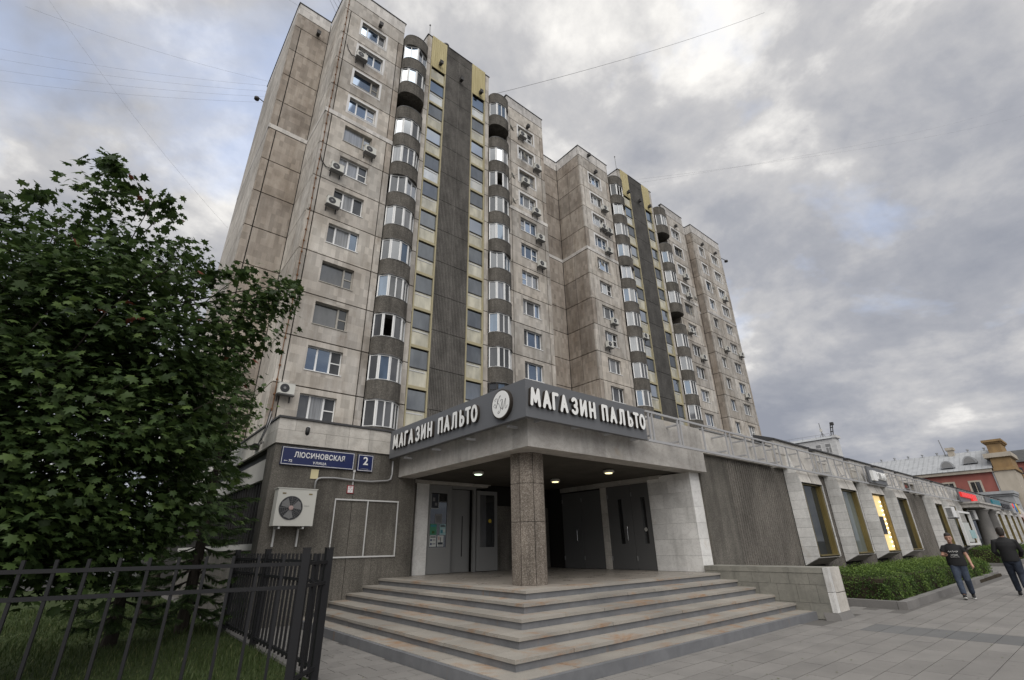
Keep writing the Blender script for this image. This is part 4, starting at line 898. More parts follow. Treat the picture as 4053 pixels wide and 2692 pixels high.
# ---- windows
WIN_T = {  # mullion positions as fractions, which sash has a mid bar, frame material
    0: ((0.0, 0.26, 0.72, 1.0), (), 'white_frame'), 1: ((0.0, 0.30, 0.68, 1.0), (2,), 'white_frame'), 2: ((0.0, 0.72, 1.0), (1,), 'old_frame'),
    3: ((0.0, 0.36, 1.0), (), 'white_frame'), 4: ((0.0, 0.33, 0.67, 1.0), (0,), 'white_frame'), 5: ((0.0, 0.5, 1.0), (), 'white_frame')}
def window(x, z, w, h, t, panes, parent, y=TY + 0.20):
    fr_, mids, mt_ = WIN_T[t]; f = 0.055
    def mk():
        m = MB(); d0, d1 = 0.0, 0.07
        m.box(0, w, d0, d1, 0, f).box(0, w, d0, d1, h - f, h)
        m.box(0, f, d0, d1, f, h - f).box(w - f, w, d0, d1, f, h - f)
        for q in fr_[1:-1]: m.box(q * w - 0.05, q * w + 0.05, d0, d1, f, h - f)
        for i in mids: m.box(max(fr_[i] * w + 0.05, f), min(fr_[i + 1] * w - 0.05, w - f), d0 + 0.004, d1, h * 0.5 - 0.03, h * 0.5 + 0.03)
        m.box(-0.04, w + 0.04, -0.24, -0.001, -0.035, 0.012)
        return m.mesh('window', mt_)
    o = put('window', cached(('win', t, round(w, 2), round(h, 2)), mk), parent, (x, y, z))
    for i in range(len(fr_) - 1):
        a = max(fr_[i] * w + (0.05 if i else f), 0); b_ = fr_[i + 1] * w - (0.05 if i < len(fr_) - 2 else f)
        pm = panes[i % len(panes)]; tl = random.randint(0, 3)
        def mkp(a=a, b_=b_, tl=tl, pm=pm):
            s_ = (b_ - a) * (0.0, 0.02, -0.015, 0.01)[tl]; u = h * (0.0, -0.012, 0.015, 0.02)[tl]
            return MB().add([(0, 0.04, f), (b_ - a, 0.04 + s_, f), (b_ - a, 0.04 + s_ + u, h - f), (0, 0.04 + u, h - f)], [(0, 1, 2, 3)]).mesh('pane', pm)
        put('pane', cached(('pane', round(b_ - a, 3), round(h, 2), tl, pm), mkp), o, (x + a, y, z))
    return o
PSETS = [('glass_sky', 'glass_sky', 'glass_sky'), ('glass_sky', 'glass_curtain', 'glass_net'), ('glass_curtain', 'glass_curtain', 'glass_net'), ('glass_sky', 'glass_sky', 'glass_net'),
         ('glass_grey', 'glass_curtain', 'glass_grey'), ('glass_grey', 'glass_grey', 'glass_dark'), ('glass_net', 'glass_sky', 'glass_sky'), ('glass_curtain', 'glass_grey', 'glass_sky')]
# window type and panes for the leftmost column, bottom to top, read off the photograph
COL_A = [(1, ('glass_grey', 'glass_curtain', 'glass_net')), (1, ('glass_sky', 'glass_sky', 'glass_net')), (2, ('glass_grey', 'glass_dark')), (2, ('glass_grey', 'glass_grey')), (0, ('glass_grey', 'glass_curtain', 'glass_sky')),
         (4, ('glass_net', 'glass_curtain', 'glass_net')), (1, ('glass_curtain', 'glass_curtain', 'glass_net')), (2, ('glass_curtain', 'glass_curtain')), (1, ('glass_sky', 'glass_sky', 'glass_net')), (2, ('glass_sky', 'glass_grey')),
         (4, ('glass_net', 'glass_sky', 'glass_sky')), (0, ('glass_sky', 'glass_sky', 'glass_net'))]
HOLE = (1.02, 3.02, 1.0, 2.45)
def surround(x, z, w, h):
    def mk():
        s_ = 0.17; return MB().box(-s_, w + s_, -0.012, 0.0, h, h + s_).box(-s_, w + s_, -0.012, 0.0, -s_, 0).box(-s_, 0, -0.012, 0, 0.001, h - 0.001).box(w, w + s_, -0.012, 0, 0.001, h - 0.001).mesh('window_surround', 'surround_white')
    put('window_surround', cached(('surr', w, h), mk), tower, (x, TY - 0.002, z))
def section(x0, x1, wins, seams, coldata=None):
    """one flat front bay of the tower: x0..x1, windows as (offset, width) in the wide panel between the two seams"""
    xs_ = [x0] + list(seams) + [x1]
    for f in range(12):
        z = zk(f - 1)
        for a, b_ in zip(xs_[:-1], xs_[1:]):
            hole = None
            for (wo, ww) in wins:
                if a < wo < b_: hole = (round(wo - a, 3), round(wo - a + ww, 3), 1.0, 2.45)
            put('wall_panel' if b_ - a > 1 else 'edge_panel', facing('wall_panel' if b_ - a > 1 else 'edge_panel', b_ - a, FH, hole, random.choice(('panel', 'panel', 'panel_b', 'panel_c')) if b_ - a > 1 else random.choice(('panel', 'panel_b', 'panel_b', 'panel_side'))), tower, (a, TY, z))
        for n, (wo, ww) in enumerate(wins):
            if coldata: t, ps = coldata[f]
            else:
                t = random.choice((0, 1, 1, 4, 0, 2)) if ww > 1.5 else random.choice((3, 5, 5)); ps = random.choice(PSETS)
            window(wo, z + 1.0, ww, 1.45, t, ps, tower)
            if f >= 8: surround(wo, z + 1.0, ww, 1.45)
    put('parapet_panel', facing('attic_panel', x1 - x0, 1.5, None, 'panel'), tower, (x0, TY, zk(11)))
    put('painted_band', facing('painted_band', x1 - x0, ZTOP - zk(11) - 1.5, None, 'paint_band', th=0.18), tower, (x0, TY - 0.01, zk(11) + 1.5))
    put('painted_band', MB().box(x0, x1, -0.012, 0.0, 0.04, 0.40).mesh('painted_band', 'paint_band'), tower, (0, TY, zk(7)))
    put('coping', MB().box(x0 - 0.05, x1 + 0.05, -0.06, 0.4, 0, 0.07).mesh('coping', 'coping'), tower, (0, TY, ZTOP))
section(5.38, 10.41, [(6.86, 2.0)], (5.86, 9.93), COL_A)
section(21.60, 26.50, [(23.08, 2.0)], (22.05, 26.02))
section(32.05, 37.10, [(33.52, 1.95)], (32.55, 36.6))
section(48.30, 53.20, [(49.80, 1.95)], (48.78, 52.72))
section(55.42, 63.28, [(56.68, 1.32), (60.0, 1.88)], (55.85, 59.0, 62.85))
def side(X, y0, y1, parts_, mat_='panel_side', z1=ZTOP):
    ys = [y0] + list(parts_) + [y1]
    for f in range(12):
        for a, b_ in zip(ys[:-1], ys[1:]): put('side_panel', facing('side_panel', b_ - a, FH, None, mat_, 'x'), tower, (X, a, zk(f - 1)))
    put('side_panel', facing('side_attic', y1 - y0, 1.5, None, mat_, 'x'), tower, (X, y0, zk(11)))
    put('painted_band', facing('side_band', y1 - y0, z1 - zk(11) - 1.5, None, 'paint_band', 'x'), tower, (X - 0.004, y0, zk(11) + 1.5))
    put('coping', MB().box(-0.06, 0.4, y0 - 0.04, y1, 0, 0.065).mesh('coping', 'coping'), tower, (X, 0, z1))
def recess(x0, x1, Y, parts_, mat_='panel_side'):
    xs_ = [x0] + list(parts_) + [x1]
    for f in range(12):
        for a, b_ in zip(xs_[:-1], xs_[1:]): put('recess_panel', facing('recess_panel', b_ - a, FH, None, mat_), tower, (a, Y, zk(f - 1)))
    put('recess_panel', facing('recess_attic', x1 - x0, 1.5, None, mat_), tower, (x0, Y, zk(11)))
    put('painted_band', facing('recess_band', x1 - x0, ZTOP - zk(11) - 1.5, None, 'paint_band'), tower, (x0, Y - 0.006, zk(11) + 1.5))
    put('coping', MB().box(x0 - 0.05, x1, -0.06, 0.35, 0, 0.06).mesh('coping', 'coping'), tower, (0, Y, ZTOP))
    put('painted_band', MB().box(x0, x1, -0.012, 0.0, 0.04, 0.40).mesh('painted_band', 'paint_band'), tower, (0, Y, zk(7)))
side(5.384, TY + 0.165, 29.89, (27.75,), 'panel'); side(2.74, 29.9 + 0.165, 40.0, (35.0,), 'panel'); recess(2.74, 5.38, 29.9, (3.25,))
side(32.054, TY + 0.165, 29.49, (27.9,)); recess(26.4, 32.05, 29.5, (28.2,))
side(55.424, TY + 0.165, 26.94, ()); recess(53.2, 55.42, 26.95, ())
for (X_, y0, y1) in ((5.384, TY, 29.9), (32.054, TY, 29.5), (2.74, 29.9, 40)): put('painted_band', MB().box(-0.012, -0.001, y0 + 0.02, y1 - 0.02, 0.04, 0.40).mesh('painted_band', 'paint_band'), tower, (X_, 0, zk(7)))
# hidden right flank of the projecting sections and of the far end
part('end_wall', MB().box(63.12, 63.27, TY + 0.165, 38, 0, ZTOP - 0.02).box(26.34, 26.49, TY + 0.165, 29.48, ZB, ZTOP - 0.02).box(53.04, 53.19, TY + 0.165, 26.94, ZB, ZTOP - 0.02), 'panel', tower)
part('low_wall', MB().box(5.4, 10.40, TY + 0.03, TY + 0.31, 0, ZB - 0.02).box(12.62, 19.43, TY + 0.03, TY + 0.31, 0, ZB - 0.02).box(21.62, 26.48, TY + 0.03, TY + 0.31, 0, ZB - 0.02)
     .box(32.07, 37.08, TY + 0.03, TY + 0.31, 0, ZB - 0.02).box(39.32, 46.13, TY + 0.03, TY + 0.31, 0, ZB - 0.02).box(48.32, 53.18, TY + 0.03, TY + 0.31, 0, ZB - 0.02).box(55.44, 63.1, TY + 0.03, TY + 0.31, 0, ZB - 0.02), 'panel', tower)
# ---- stair strips
def rib_panel(w, h, plain):
    def mk():
        m = MB(); m.box(0, w, 0.05, 0.14, 0.02, h - 0.02)
        if plain: m.box(0.01, w - 0.01, 0.0, 0.049, 0.02, h - 0.02)
        else:
            n = 22; p = w / n
            for i in range(n):
                a = i * p; m.prism([(a + 0.008, 0.049, 0.02), (a + 0.03, -0.005, 0.02), (a + p - 0.03, -0.005, 0.02), (a + p - 0.008, 0.049, 0.02)], (0, 0, h - 0.04))
            m.box(w * 0.5 - 0.02, w * 0.5 + 0.02, -0.012, 0.049, 0.02, h - 0.02)
        return m.mesh('ribbed_panel', 'ribbed_plain' if plain else 'ribbed_dark')
    return cached(('rib', w, h, plain), mk)
def siding_mesh(w, h):
    def mk():
        m = MB(); m.box(0, w, 0.03, 0.08, 0, h); n = 8; p = w / n
        for i in range(n): m.prism([(i * p + 0.012, 0.029, 0), (i * p + 0.03, 0.0, 0), (i * p + p - 0.03, 0.0, 0), (i * p + p - 0.012, 0.029, 0)], (0, 0, h))
        return m.mesh('yellow_siding', 'yellow_siding')
    return cached(('siding', round(w, 3), round(h, 3)), mk)
def stair(o_, plain):
    ST = 44.3
    x0 = 12.60 + o_
    for f in range(12):
        for (a, b_) in ((12.60, 13.06), (19.0, 19.45)): put('edge_panel', facing('strip_panel', b_ - a, FH, None, 'panel'), tower, (a + o_, TY, zk(f - 1)))
        put('ribbed_panel', rib_panel(2.79, FH, plain), tower, (14.63 + o_, TY, zk(f - 1)))
    put('ribbed_panel', rib_panel(2.79, zk(12) - zk(11) - 0.05, plain), tower, (14.63 + o_, TY, zk(11))); put('ribbed_panel', rib_panel(2.79, ST - zk(12) + 0.05, plain), tower, (14.63 + o_, TY, zk(12) - 0.05))
    for (a, b_) in ((12.60, 13.06), (19.0, 19.45)): put('edge_panel', facing('strip_top', b_ - a, ST - zk(11) - 0.2, None, 'panel'), tower, (a + o_, TY, zk(11)))
    put('side_panel', facing('stair_side', 1.4, ST - zk(11) - 0.2, None, 'paint_band', 'x'), tower, (12.604 + o_, TY + 0.165, zk(11)))
    for (a, b_, c_, z_) in ((12.55, 13.06, 1.6, 0.0), (14.63, 17.42, 0.3, 0.18), (18.95, 19.5, 0.3, 0.0)): put('coping', MB().box(a, b_, -0.05, c_, z_, z_ + 0.06).mesh('coping', 'coping'), tower, (o_, TY, ST - 0.19))
    for (a, b_, half) in ((13.06, 14.62, 1.40), (17.44, 19.0, 0.0)):
        w = b_ - a
        put('yellow_siding', siding_mesh(w, ST + 0.08 - 40.45 - (0 if half else 0.0)), tower, (a + o_, TY - 0.02, 40.45))
        part('stair_frame', MB().box(a + o_, a + o_ + 0.10, TY + 0.0, TY + 0.2, ZB, 40.44).box(b_ + o_ - 0.10, b_ + o_, TY + 0.0, TY + 0.2, ZB, 40.44), 'cream_frame', tower)
        for f in range(-1, 13):
            zb_ = 12.32 + FH * (f - 1) - half       # top of sill bar
            for (p0, p1, mm) in ((0.10, 1.30, 'milky_glass'), (1.36, 2.60, 'stair_glass')):
                a0, a1 = zb_ + p0, zb_ + p1
                if a1 < ZB: continue
                if a0 > 40.3: continue
                a1 = min(a1, 40.42); a0 = max(a0, ZB)
                mm2 = 'glass_sky' if (f > 9 and mm == 'stair_glass') else mm
                put('pane', cached(('spane', round(w, 2), round(a1 - a0, 3), mm2, f % 3), lambda a0=a0, a1=a1, mm2=mm2, f=f: MB().add([(0.10, 0.12, 0), (w - 0.10, 0.12 + 0.015 * (f % 3 - 1), 0), (w - 0.10, 0.12 + 0.015 * (f % 3 - 1), a1 - a0), (0.10, 0.12, a1 - a0)], [(0, 1, 2, 3)]).mesh('pane', mm2)), tower, (a + o_, TY, a0))
            if zb_ - 0.1 > ZB and zb_ < 40.3:
                put('transom', box_me('transom', w - 0.21, 0.14, 0.20, 'cream_frame'), tower, (a + o_ + 0.105, TY + 0.01, zb_ - 0.10))
            if zb_ + 1.3 > ZB and zb_ + 1.36 < 40.3:
                put('glazing_bar', box_me('glazing_bar', w - 0.21, 0.06, 0.06, 'dark_frame'), tower, (a + o_ + 0.105, TY + 0.07, zb_ + 1.30))
                put('handrail', box_me('handrail', w - 0.35, 0.02, 0.07, 'trunking'), tower, (a + o_ + 0.105, TY + 0.095, zb_ + 1.08))
stair(0, False); stair(OFF, True)
# ---- rounded balconies
def arc_pts(w, d, n=14, inset=0.0): return [(w / 2 - (w / 2 - inset) * math.cos(PI * k / n), -(d - inset) * math.sin(PI * k / n) ** 0.8) for k in range(n + 1)]
BW, BD = 2.17, 0.80
def balc_mesh(top=False):
    def mk():
        m = MB(); o_, i_ = arc_pts(BW, BD), arc_pts(BW, BD, 14, 0.09); h0, h1 = -0.15, 1.03; n = len(o_)
        V = [(p[0], p[1], h0) for p in o_] + [(p[0], p[1], h1) for p in o_] + [(p[0], p[1], h0 + 0.12) for p in i_] + [(p[0], p[1], h1) for p in i_]
        F = []
        for k in range(n - 1):
            F += [(k, k + 1, n + k + 1, n + k), (2 * n + k, 3 * n + k, 3 * n + k + 1, 2 * n + k + 1), (n + k, n + k + 1, 3 * n + k + 1, 3 * n + k)]
        m.add(V, F)
        m.add([(p[0], p[1], h0 + 0.001) for p in o_] + [(BW, 1.45, h0 + 0.001), (0, 1.45, h0 + 0.001)], [tuple(range(n + 2))])
        m.add([(p[0], p[1], h0 + 0.12) for p in i_] + [(BW, 1.45, h0 + 0.12), (0, 1.45, h0 + 0.12)], [tuple(range(n + 1, -1, -1))])
        if top: m.add([(p[0], p[1], h1 + 0.005) for p in o_] + [(BW, 1.45, h1 + 0.005), (0, 1.45, h1 + 0.005)], [tuple(range(n + 1, -1, -1))])
        return m.mesh('balcony', 'balcony_grey')
    return cached(('balc', top), mk)
def rim(z, mat_, ex=0.03):
    def mk():
        a, b_ = arc_pts(BW, BD + ex), arc_pts(BW, BD - 0.1); n = len(a); m = MB()
        m.add([(p[0], p[1], 0) for p in a] + [(p[0], p[1], 0.035) for p in a] + [(p[0], p[1], 0.035) for p in b_], [q for k in range(n - 1) for q in ((k, k + 1, n + k + 1, n + k), (n + k, n + k + 1, 2 * n + k + 1, 2 * n + k))])
        return m.mesh('rim', mat_)
    return cached(('rim', mat_), mk)
# glazing plans: corner points of the facets as (x, y)
GPLAN = {'w4': [(0.02, -0.10), (0.42, -0.58), (1.05, -0.76), (1.70, -0.60), (2.15, -0.10)], 'w3': [(0.02, -0.12), (0.50, -0.66), (1.50, -0.70), (2.15, -0.12)], 'w2': [(0.02, -0.2), (1.05, -0.74), (2.15, -0.15)]}
def glazing(x, z, kind, fm, panes, parent):
    h0, h1 = 1.04, FH - 0.16; pl = GPLAN[kind]
    def mk():
        m = MB()
        for i, (p, q) in enumerate(zip(pl[:-1], pl[1:])):
            p, q = Vector(p), Vector(q); d = (q - p); L_ = d.length; d /= L_; nrm = Vector((d.y, -d.x))
            def bar(a, b_, z0, z1, th=0.035):
                c = [p + d * a - nrm * th, p + d * b_ - nrm * th, p + d * b_ + nrm * th, p + d * a + nrm * th]
                m.prism([(v.x, v.y, z0) for v in c], (0, 0, z1 - z0))
            bar(0.0, L_, h0, h0 + 0.07); bar(0, L_, h1 - 0.07, h1); bar(0.0, 0.08, h0 + 0.07, h1 - 0.07, 0.034); bar(L_ - 0.08, L_, h0 + 0.07, h1 - 0.07, 0.033)
            if L_ > 0.8: bar(L_ / 2 - 0.04, L_ / 2 + 0.04, h0 + 0.07, h1 - 0.07, 0.032)
            if fm == 'dark_frame': bar(0.08, L_ - 0.08, h1 - 0.5, h1 - 0.46, 0.03)
        return m.mesh('glazing_frame', fm)
    o = put('glazing_frame', cached(('gl', kind, fm), mk), parent, (x, TY, z))
    for i, (p, q) in enumerate(zip(pl[:-1], pl[1:])):
        pm = panes[i % len(panes)]
        if pm is None: continue
        def mkp(p=p, q=q, pm=pm): return MB().add([(p[0], p[1] + 0.01, h0 + 0.06), (q[0], q[1] + 0.01, h0 + 0.06), (q[0], q[1] + 0.01, h1 - 0.06), (p[0], p[1] + 0.01, h1 - 0.06)], [(0, 1, 2, 3)]).mesh('pane', pm)
        put('pane', cached(('gpane', kind, i, pm), mkp), o, (x, TY, z))
    put('sill', cached(('sill', kind, fm), lambda: MB().prism([(p[0] + (p[0] - 1.08) * 0.05, p[1] * 1.10, 1.031) for p in pl] + [(2.15, 0.0, 1.031), (0.02, 0.0, 1.031)], (0, 0, 0.012)).mesh('sill', fm)), o, (x, TY, z))
    put('canopy_strip', cached(('cstrip', kind), lambda: MB().prism([(p[0] + (p[0] - 1.08) * 0.08, p[1] * 1.16, h1 + 0.002) for p in pl] + [(2.15, 0.0, h1 + 0.002), (0.02, 0.0, h1 + 0.002)], (0, 0, 0.02)).mesh('canopy_strip', 'ac_grey')), o, (x, TY, z))
S, G_, K_, N_, CU = 'glass_blue', 'glass_grey', 'glass_dark', 'glass_net', 'glass_curtain'
STACKS = [  # bottom (floor 0) to top (floor 11); None = open loggia
    (10.42, [('w3', 'W', (N_, G_, N_)), ('w4', 'W', (K_, S, G_, CU)), ('w4', 'W', (N_, None, G_, G_)), ('w3', 'W', (S, G_, G_)), ('w4', 'W', (N_, G_, S, N_)), ('w4', 'W', (K_, N_, CU, N_)), ('w2', 'W', (N_, G_)), ('w3', 'W', (CU, G_, G_)), ('w4', 'W', (K_, N_, G_, G_)), None, ('w4', 'W', (K_, S, N_, G_)), ('w2', 'W', (S, N_))]),
    (19.43, [None, ('w4', 'D', (K_, S, N_, N_)), ('w3', 'W', (N_, N_, G_)), ('w3', 'W', (S, G_, G_)), ('w4', 'W', (K_, CU, K_, G_)), ('w2', 'W', (K_, S)), ('w4', 'W', (CU, S, G_, S)), ('w4', 'W', (N_, N_, N_, K_)), ('w4', 'W', (N_, None, CU, K_)), ('w4', 'W', (N_, G_, CU, K_)), None, ('w3', 'W', (K_, S, K_))]),
    (10.42 + OFF, [None, ('w4', 'D', (N_, G_, G_, N_)), ('w4', 'W', (S, G_, G_, CU)), ('w3', 'W', (G_, G_, N_)), ('w3', 'W', (CU, G_, N_)), ('w3', 'W', (CU, G_, N_)), ('w4', 'W', (S, CU, S, G_)), ('w2', 'W', (CU, N_)), ('w4', 'W', (S, G_, N_, CU)), ('w3', 'W', (G_, CU, N_)), ('w2', 'W', (G_, K_)), ('w3', 'W', (N_, None, K_))]),
    (19.43 + OFF, [('w3', 'W', (N_, CU, G_)), ('w4', 'D', (N_, CU, N_, N_)), ('w3', 'W', (G_, N_, N_)), ('w3', 'W', (S, N_, CU)), ('w3', 'W', (G_, CU, N_)), ('w3', 'W', (G_, N_, N_)), None, ('w3', 'W', (CU, G_, N_)), ('w3', 'W', (CU, N_, N_)), ('w3', 'W', (S, G_, N_)), None, ('w3', 'W', (N_, CU, G_))]),
]
for (x, lst) in STACKS:
    for f in range(-1, 12):
        b_ = put('balcony', balc_mesh(f == 11), tower, (x, TY, zk(f)))
        put('rim', rim(0, 'ac_grey'), b_, (x, TY, zk(f) + 1.03))
        if f >= 0 and lst[f] is not None: pass
    for f in range(12):
        if lst[f] is None: continue
        kind, fm, ps = lst[f]; glazing(x, zk(f - 1), kind, 'white_frame' if fm == 'W' else 'dark_frame', ps, tower)
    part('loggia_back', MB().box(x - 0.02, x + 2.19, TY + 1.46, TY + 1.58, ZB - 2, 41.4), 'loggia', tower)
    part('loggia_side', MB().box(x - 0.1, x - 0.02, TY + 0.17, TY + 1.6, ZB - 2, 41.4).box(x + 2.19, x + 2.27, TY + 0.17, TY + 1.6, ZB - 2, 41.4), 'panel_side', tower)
    for f in range(12): put('loggia_door', cached('ldoor', lambda: MB().box(0.5, 1.6, 1.42, 1.459, 0.05, 2.2).mesh('loggia_door', 'glass_dark')), tower, (x, TY, zk(f - 1)))

# ================================================================== IRON FENCE
def fence_run(label, pts, posts, step, parent_loc, zt=1.50, start=0.12):
    t = thing('iron_fence', label, 'fence', parent_loc, 'dark iron fence round the lawn')
    bar = cached('baluster', lambda: MB().box(-0.015, 0.015, -0.015, 0.015, 0.13, 1.50).mesh('baluster', 'fence_paint'))
    for p, q in zip(pts[:-1], pts[1:]):
        p, q = Vector(p), Vector(q); d = q - p; L_ = d.length; d.normalize(); n = Vector((-d.y, d.x)) * 0.02
        for z0 in (1.375, 1.125, 0.17):
            c = [p - n, q - n, q + n, p + n]; part('rail', MB().prism([(v.x, v.y, z0) for v in c], (0, 0, 0.04)), 'fence_paint', t)
        k = int((L_ - start) / step)
        for i in range(k + 1):
            w = p + d * (start + i * step)
            if (w - q).length < 0.06: continue
            o = put('baluster', bar, t, (w.x, w.y, 0)); o.rotation_euler.z = math.atan2(d.y, d.x)
    for (x, y, rz) in posts:
        me = cached('fpost', lambda: MB().box(-0.045, 0.045, -0.045, 0.045, -0.03, 1.56).box(-0.05, 0.05, -0.05, 0.05, 1.561, 1.575).mesh('post', 'fence_paint'))
        o = put('post', me, t, (x, y, 0)); o.rotation_euler.z = rz
    return t
fence_run('dark iron fence in the foreground along the near edge of the lawn', [(2.09, 6.47), (-3.9, 8.25)], [(2.09, 6.47, -0.29), (-3.9, 8.25, -0.29)], 0.268, (0, 7, 0), start=0.24)
fence_run('dark iron fence running back beside the steps to the concrete wall', [(2.09, 6.52), (2.58, 7.06), (2.58, 12.55)], [(2.58, 7.06, 0), (2.58, 10.1, 0), (2.58, 12.5, 0)], 0.20, (2.58, 9, 0), start=0.15)

# ================================================================== TREES
def frames(nrm, rolls):
    nrm = nrm / np.linalg.norm(nrm, axis=1, keepdims=True)
    ref = np.where(np.abs(nrm[:, 2:3]) < 0.9, np.array([[0, 0, 1.0]]), np.array([[1.0, 0, 0]]))
    u = np.cross(ref, nrm); u /= np.linalg.norm(u, axis=1, keepdims=True); v = np.cross(nrm, u)
    c, s_ = np.cos(rolls)[:, None], np.sin(rolls)[:, None]
    return u * c + v * s_, -u * s_ + v * c, nrm
HALF = [(0.05, 0.0), (0.33, -0.10), (0.27, 0.12), (0.60, 0.26), (0.36, 0.40), (0.40, 0.66), (0.15, 0.60)]
LEAF2 = HALF + [(0.0, 1.0)] + [(-x, y) for x, y in reversed(HALF)]
def leaf_template():
    pts = [(0, 0.33, 0.0)] + [(x, y, -0.22 * abs(x) - 0.10 * y * y) for x, y in LEAF2]
    n = len(LEAF2); F = [(0, 1 + k, 1 + (k + 1) % n) for k in range(n)]
    return np.array(pts), np.array(F)
def scatter(name, pos, nrm, tipdir, size, T, F, mat_, tone):
    """leaves: local y axis points along tipdir (made perpendicular to nrm)"""
    n = nrm / np.linalg.norm(nrm, axis=1, keepdims=True)
    y = tipdir - (tipdir * n).sum(1, keepdims=True) * n; y /= np.linalg.norm(y, axis=1, keepdims=True) + 1e-9
    x = np.cross(y, n)
    V = pos[:, None, :] + size[:, None, None] * (T[None, :, 0:1] * x[:, None, :] + T[None, :, 1:2] * y[:, None, :] + T[None, :, 2:3] * n[:, None, :])
    m = len(T); FF = (np.arange(len(pos))[:, None, None] * m + F[None]).reshape(-1, F.shape[1])
    return np_mesh(name, V.reshape(-1, 3), FF, [mat_], np.repeat(tone, len(F)))
def limb(m, p, q, r0, r1, wob=0.12, n=5, sides=7):
    p, q = Vector(p), Vector(q); pts = []
    for i in range(n + 1):
        t = i / n; w = Vector((random.uniform(-1, 1), random.uniform(-1, 1), random.uniform(-0.5, 0.5))) * wob * math.sin(PI * t)
        pts.append(p.lerp(q, t) + w)
    m.tube(pts, [r0 + (r1 - r0) * i / n for i in range(n + 1)], sides); return pts

def broadleaf(name, label, base, ells, nclus, per, leaf, mat_, red=0.05, nparts=0, spread=0.34, minY=None):
    t = thing(name, label, 'tree', base)
    bx_, by_, bz_ = base
    ells = [(np.array(c), np.array(r)) for c, r in ells]; vol = np.array([np.prod(r) for c, r in ells]) ** 0.72; vol /= vol.sum()
    which = rng.choice(len(ells), nclus, p=vol)
    d = rng.normal(size=(nclus, 3)); d /= np.linalg.norm(d, axis=1, keepdims=True); rad = rng.random(nclus) ** 0.38
    cen = np.array([ells[i][0] + d[k] * ells[i][1] * rad[k] for k, i in enumerate(which)])
    out = d.copy()
    m = MB(); ctr = Vector((bx_, by_, max(c[0][2] for c in ells) * 0.72))
    limb(m, (bx_, by_, bz_), (bx_ + 0.1, by_, bz_ + 2.0), 0.13, 0.11, 0.03, 4, 10); limb(m, (bx_ + 0.1, by_, bz_ + 2.0), ctr, 0.11, 0.04, 0.15, 5, 8)
    for k in range(0, nclus, 3):
        s0 = Vector((bx_ + 0.1, by_, bz_ + 1.3)).lerp(ctr, random.uniform(0.05, 0.95)); limb(m, s0, Vector(cen[k]), 0.028, 0.006, 0.16, 4, 5)
    part('trunk', m, 'bark', t, smooth=True)
    n = nclus * per; ci = np.repeat(np.arange(nclus), per)
    sp_ = np.minimum(spread, np.array([min(ells[i][1]) for i in which])[ci] * 0.75)[:, None]
    off = rng.normal(size=(n, 3)) * np.array([1, 1, 0.62]) * sp_; off = np.clip(off, -1.7 * sp_, 1.7 * sp_)
    pos = cen[ci] + off
    if minY is not None: pos[:, 1] = np.maximum(pos[:, 1], minY + rng.random(n) * 0.3)
    nr = np.stack([out[ci, 0] * 0.55, out[ci, 1] * 0.55, np.full(n, 0.9)], 1) + rng.normal(size=(n, 3)) * 0.42
    tip = out[ci] * np.array([1, 1, 0.2]) + off * 1.5 + np.array([0, 0, -0.45]) + rng.normal(size=(n, 3)) * 0.35
    size = rng.uniform(0.5, 1.3, n) * leaf
    tone = np.clip(rng.normal(0.45, 0.2, n), 0.0, 0.89)
    outer = (rad[ci] > 0.86) & (off[:, 2] + off[:, 0] * out[ci, 0] > 0.06)
    tone[outer & (cen[ci, 2] > np.percentile(cen[:, 2], 62)) & (rng.random(n) < red * 5)] = rng.uniform(0.93, 1.0)
    T, F = leaf_template()
    keep = np.ones(n, bool)
    if nparts:
        dist = np.linalg.norm(pos - np.array([0, 0, 1.55]), axis=1)
        vis_ = np.array([(lambda q: q is not None and 0 < q[0] < 4053 and 0 < q[1] < 2692)(project(p)) for p in pos])
        order = np.argsort(np.where(vis_, dist, 1e9))[:nparts]; keep[order] = False
        lm = [np_mesh('leaf', T * leaf, F, [mat_], np.full(len(F), tv)) for tv in (0.25, 0.45, 0.6, 0.75)]
        for i in order:
            nn = Vector(nr[i]).normalized(); yy = Vector(tip[i]); yy = (yy - nn * yy.dot(nn)).normalized(); xx = yy.cross(nn)
            o = put('leaf', random.choice(lm), t, pos[i]); s_ = size[i] / leaf
            o.matrix_local = Matrix.Translation(Vector(pos[i]) - Vector(base)) @ Matrix((xx, yy, nn)).transposed().to_4x4() @ Matrix.Scale(s_, 4)
    stuff(put('crown', scatter('crown', pos[keep], nr[keep], tip[keep], size[keep], T, F, mat_, tone[keep]), t))
    return t
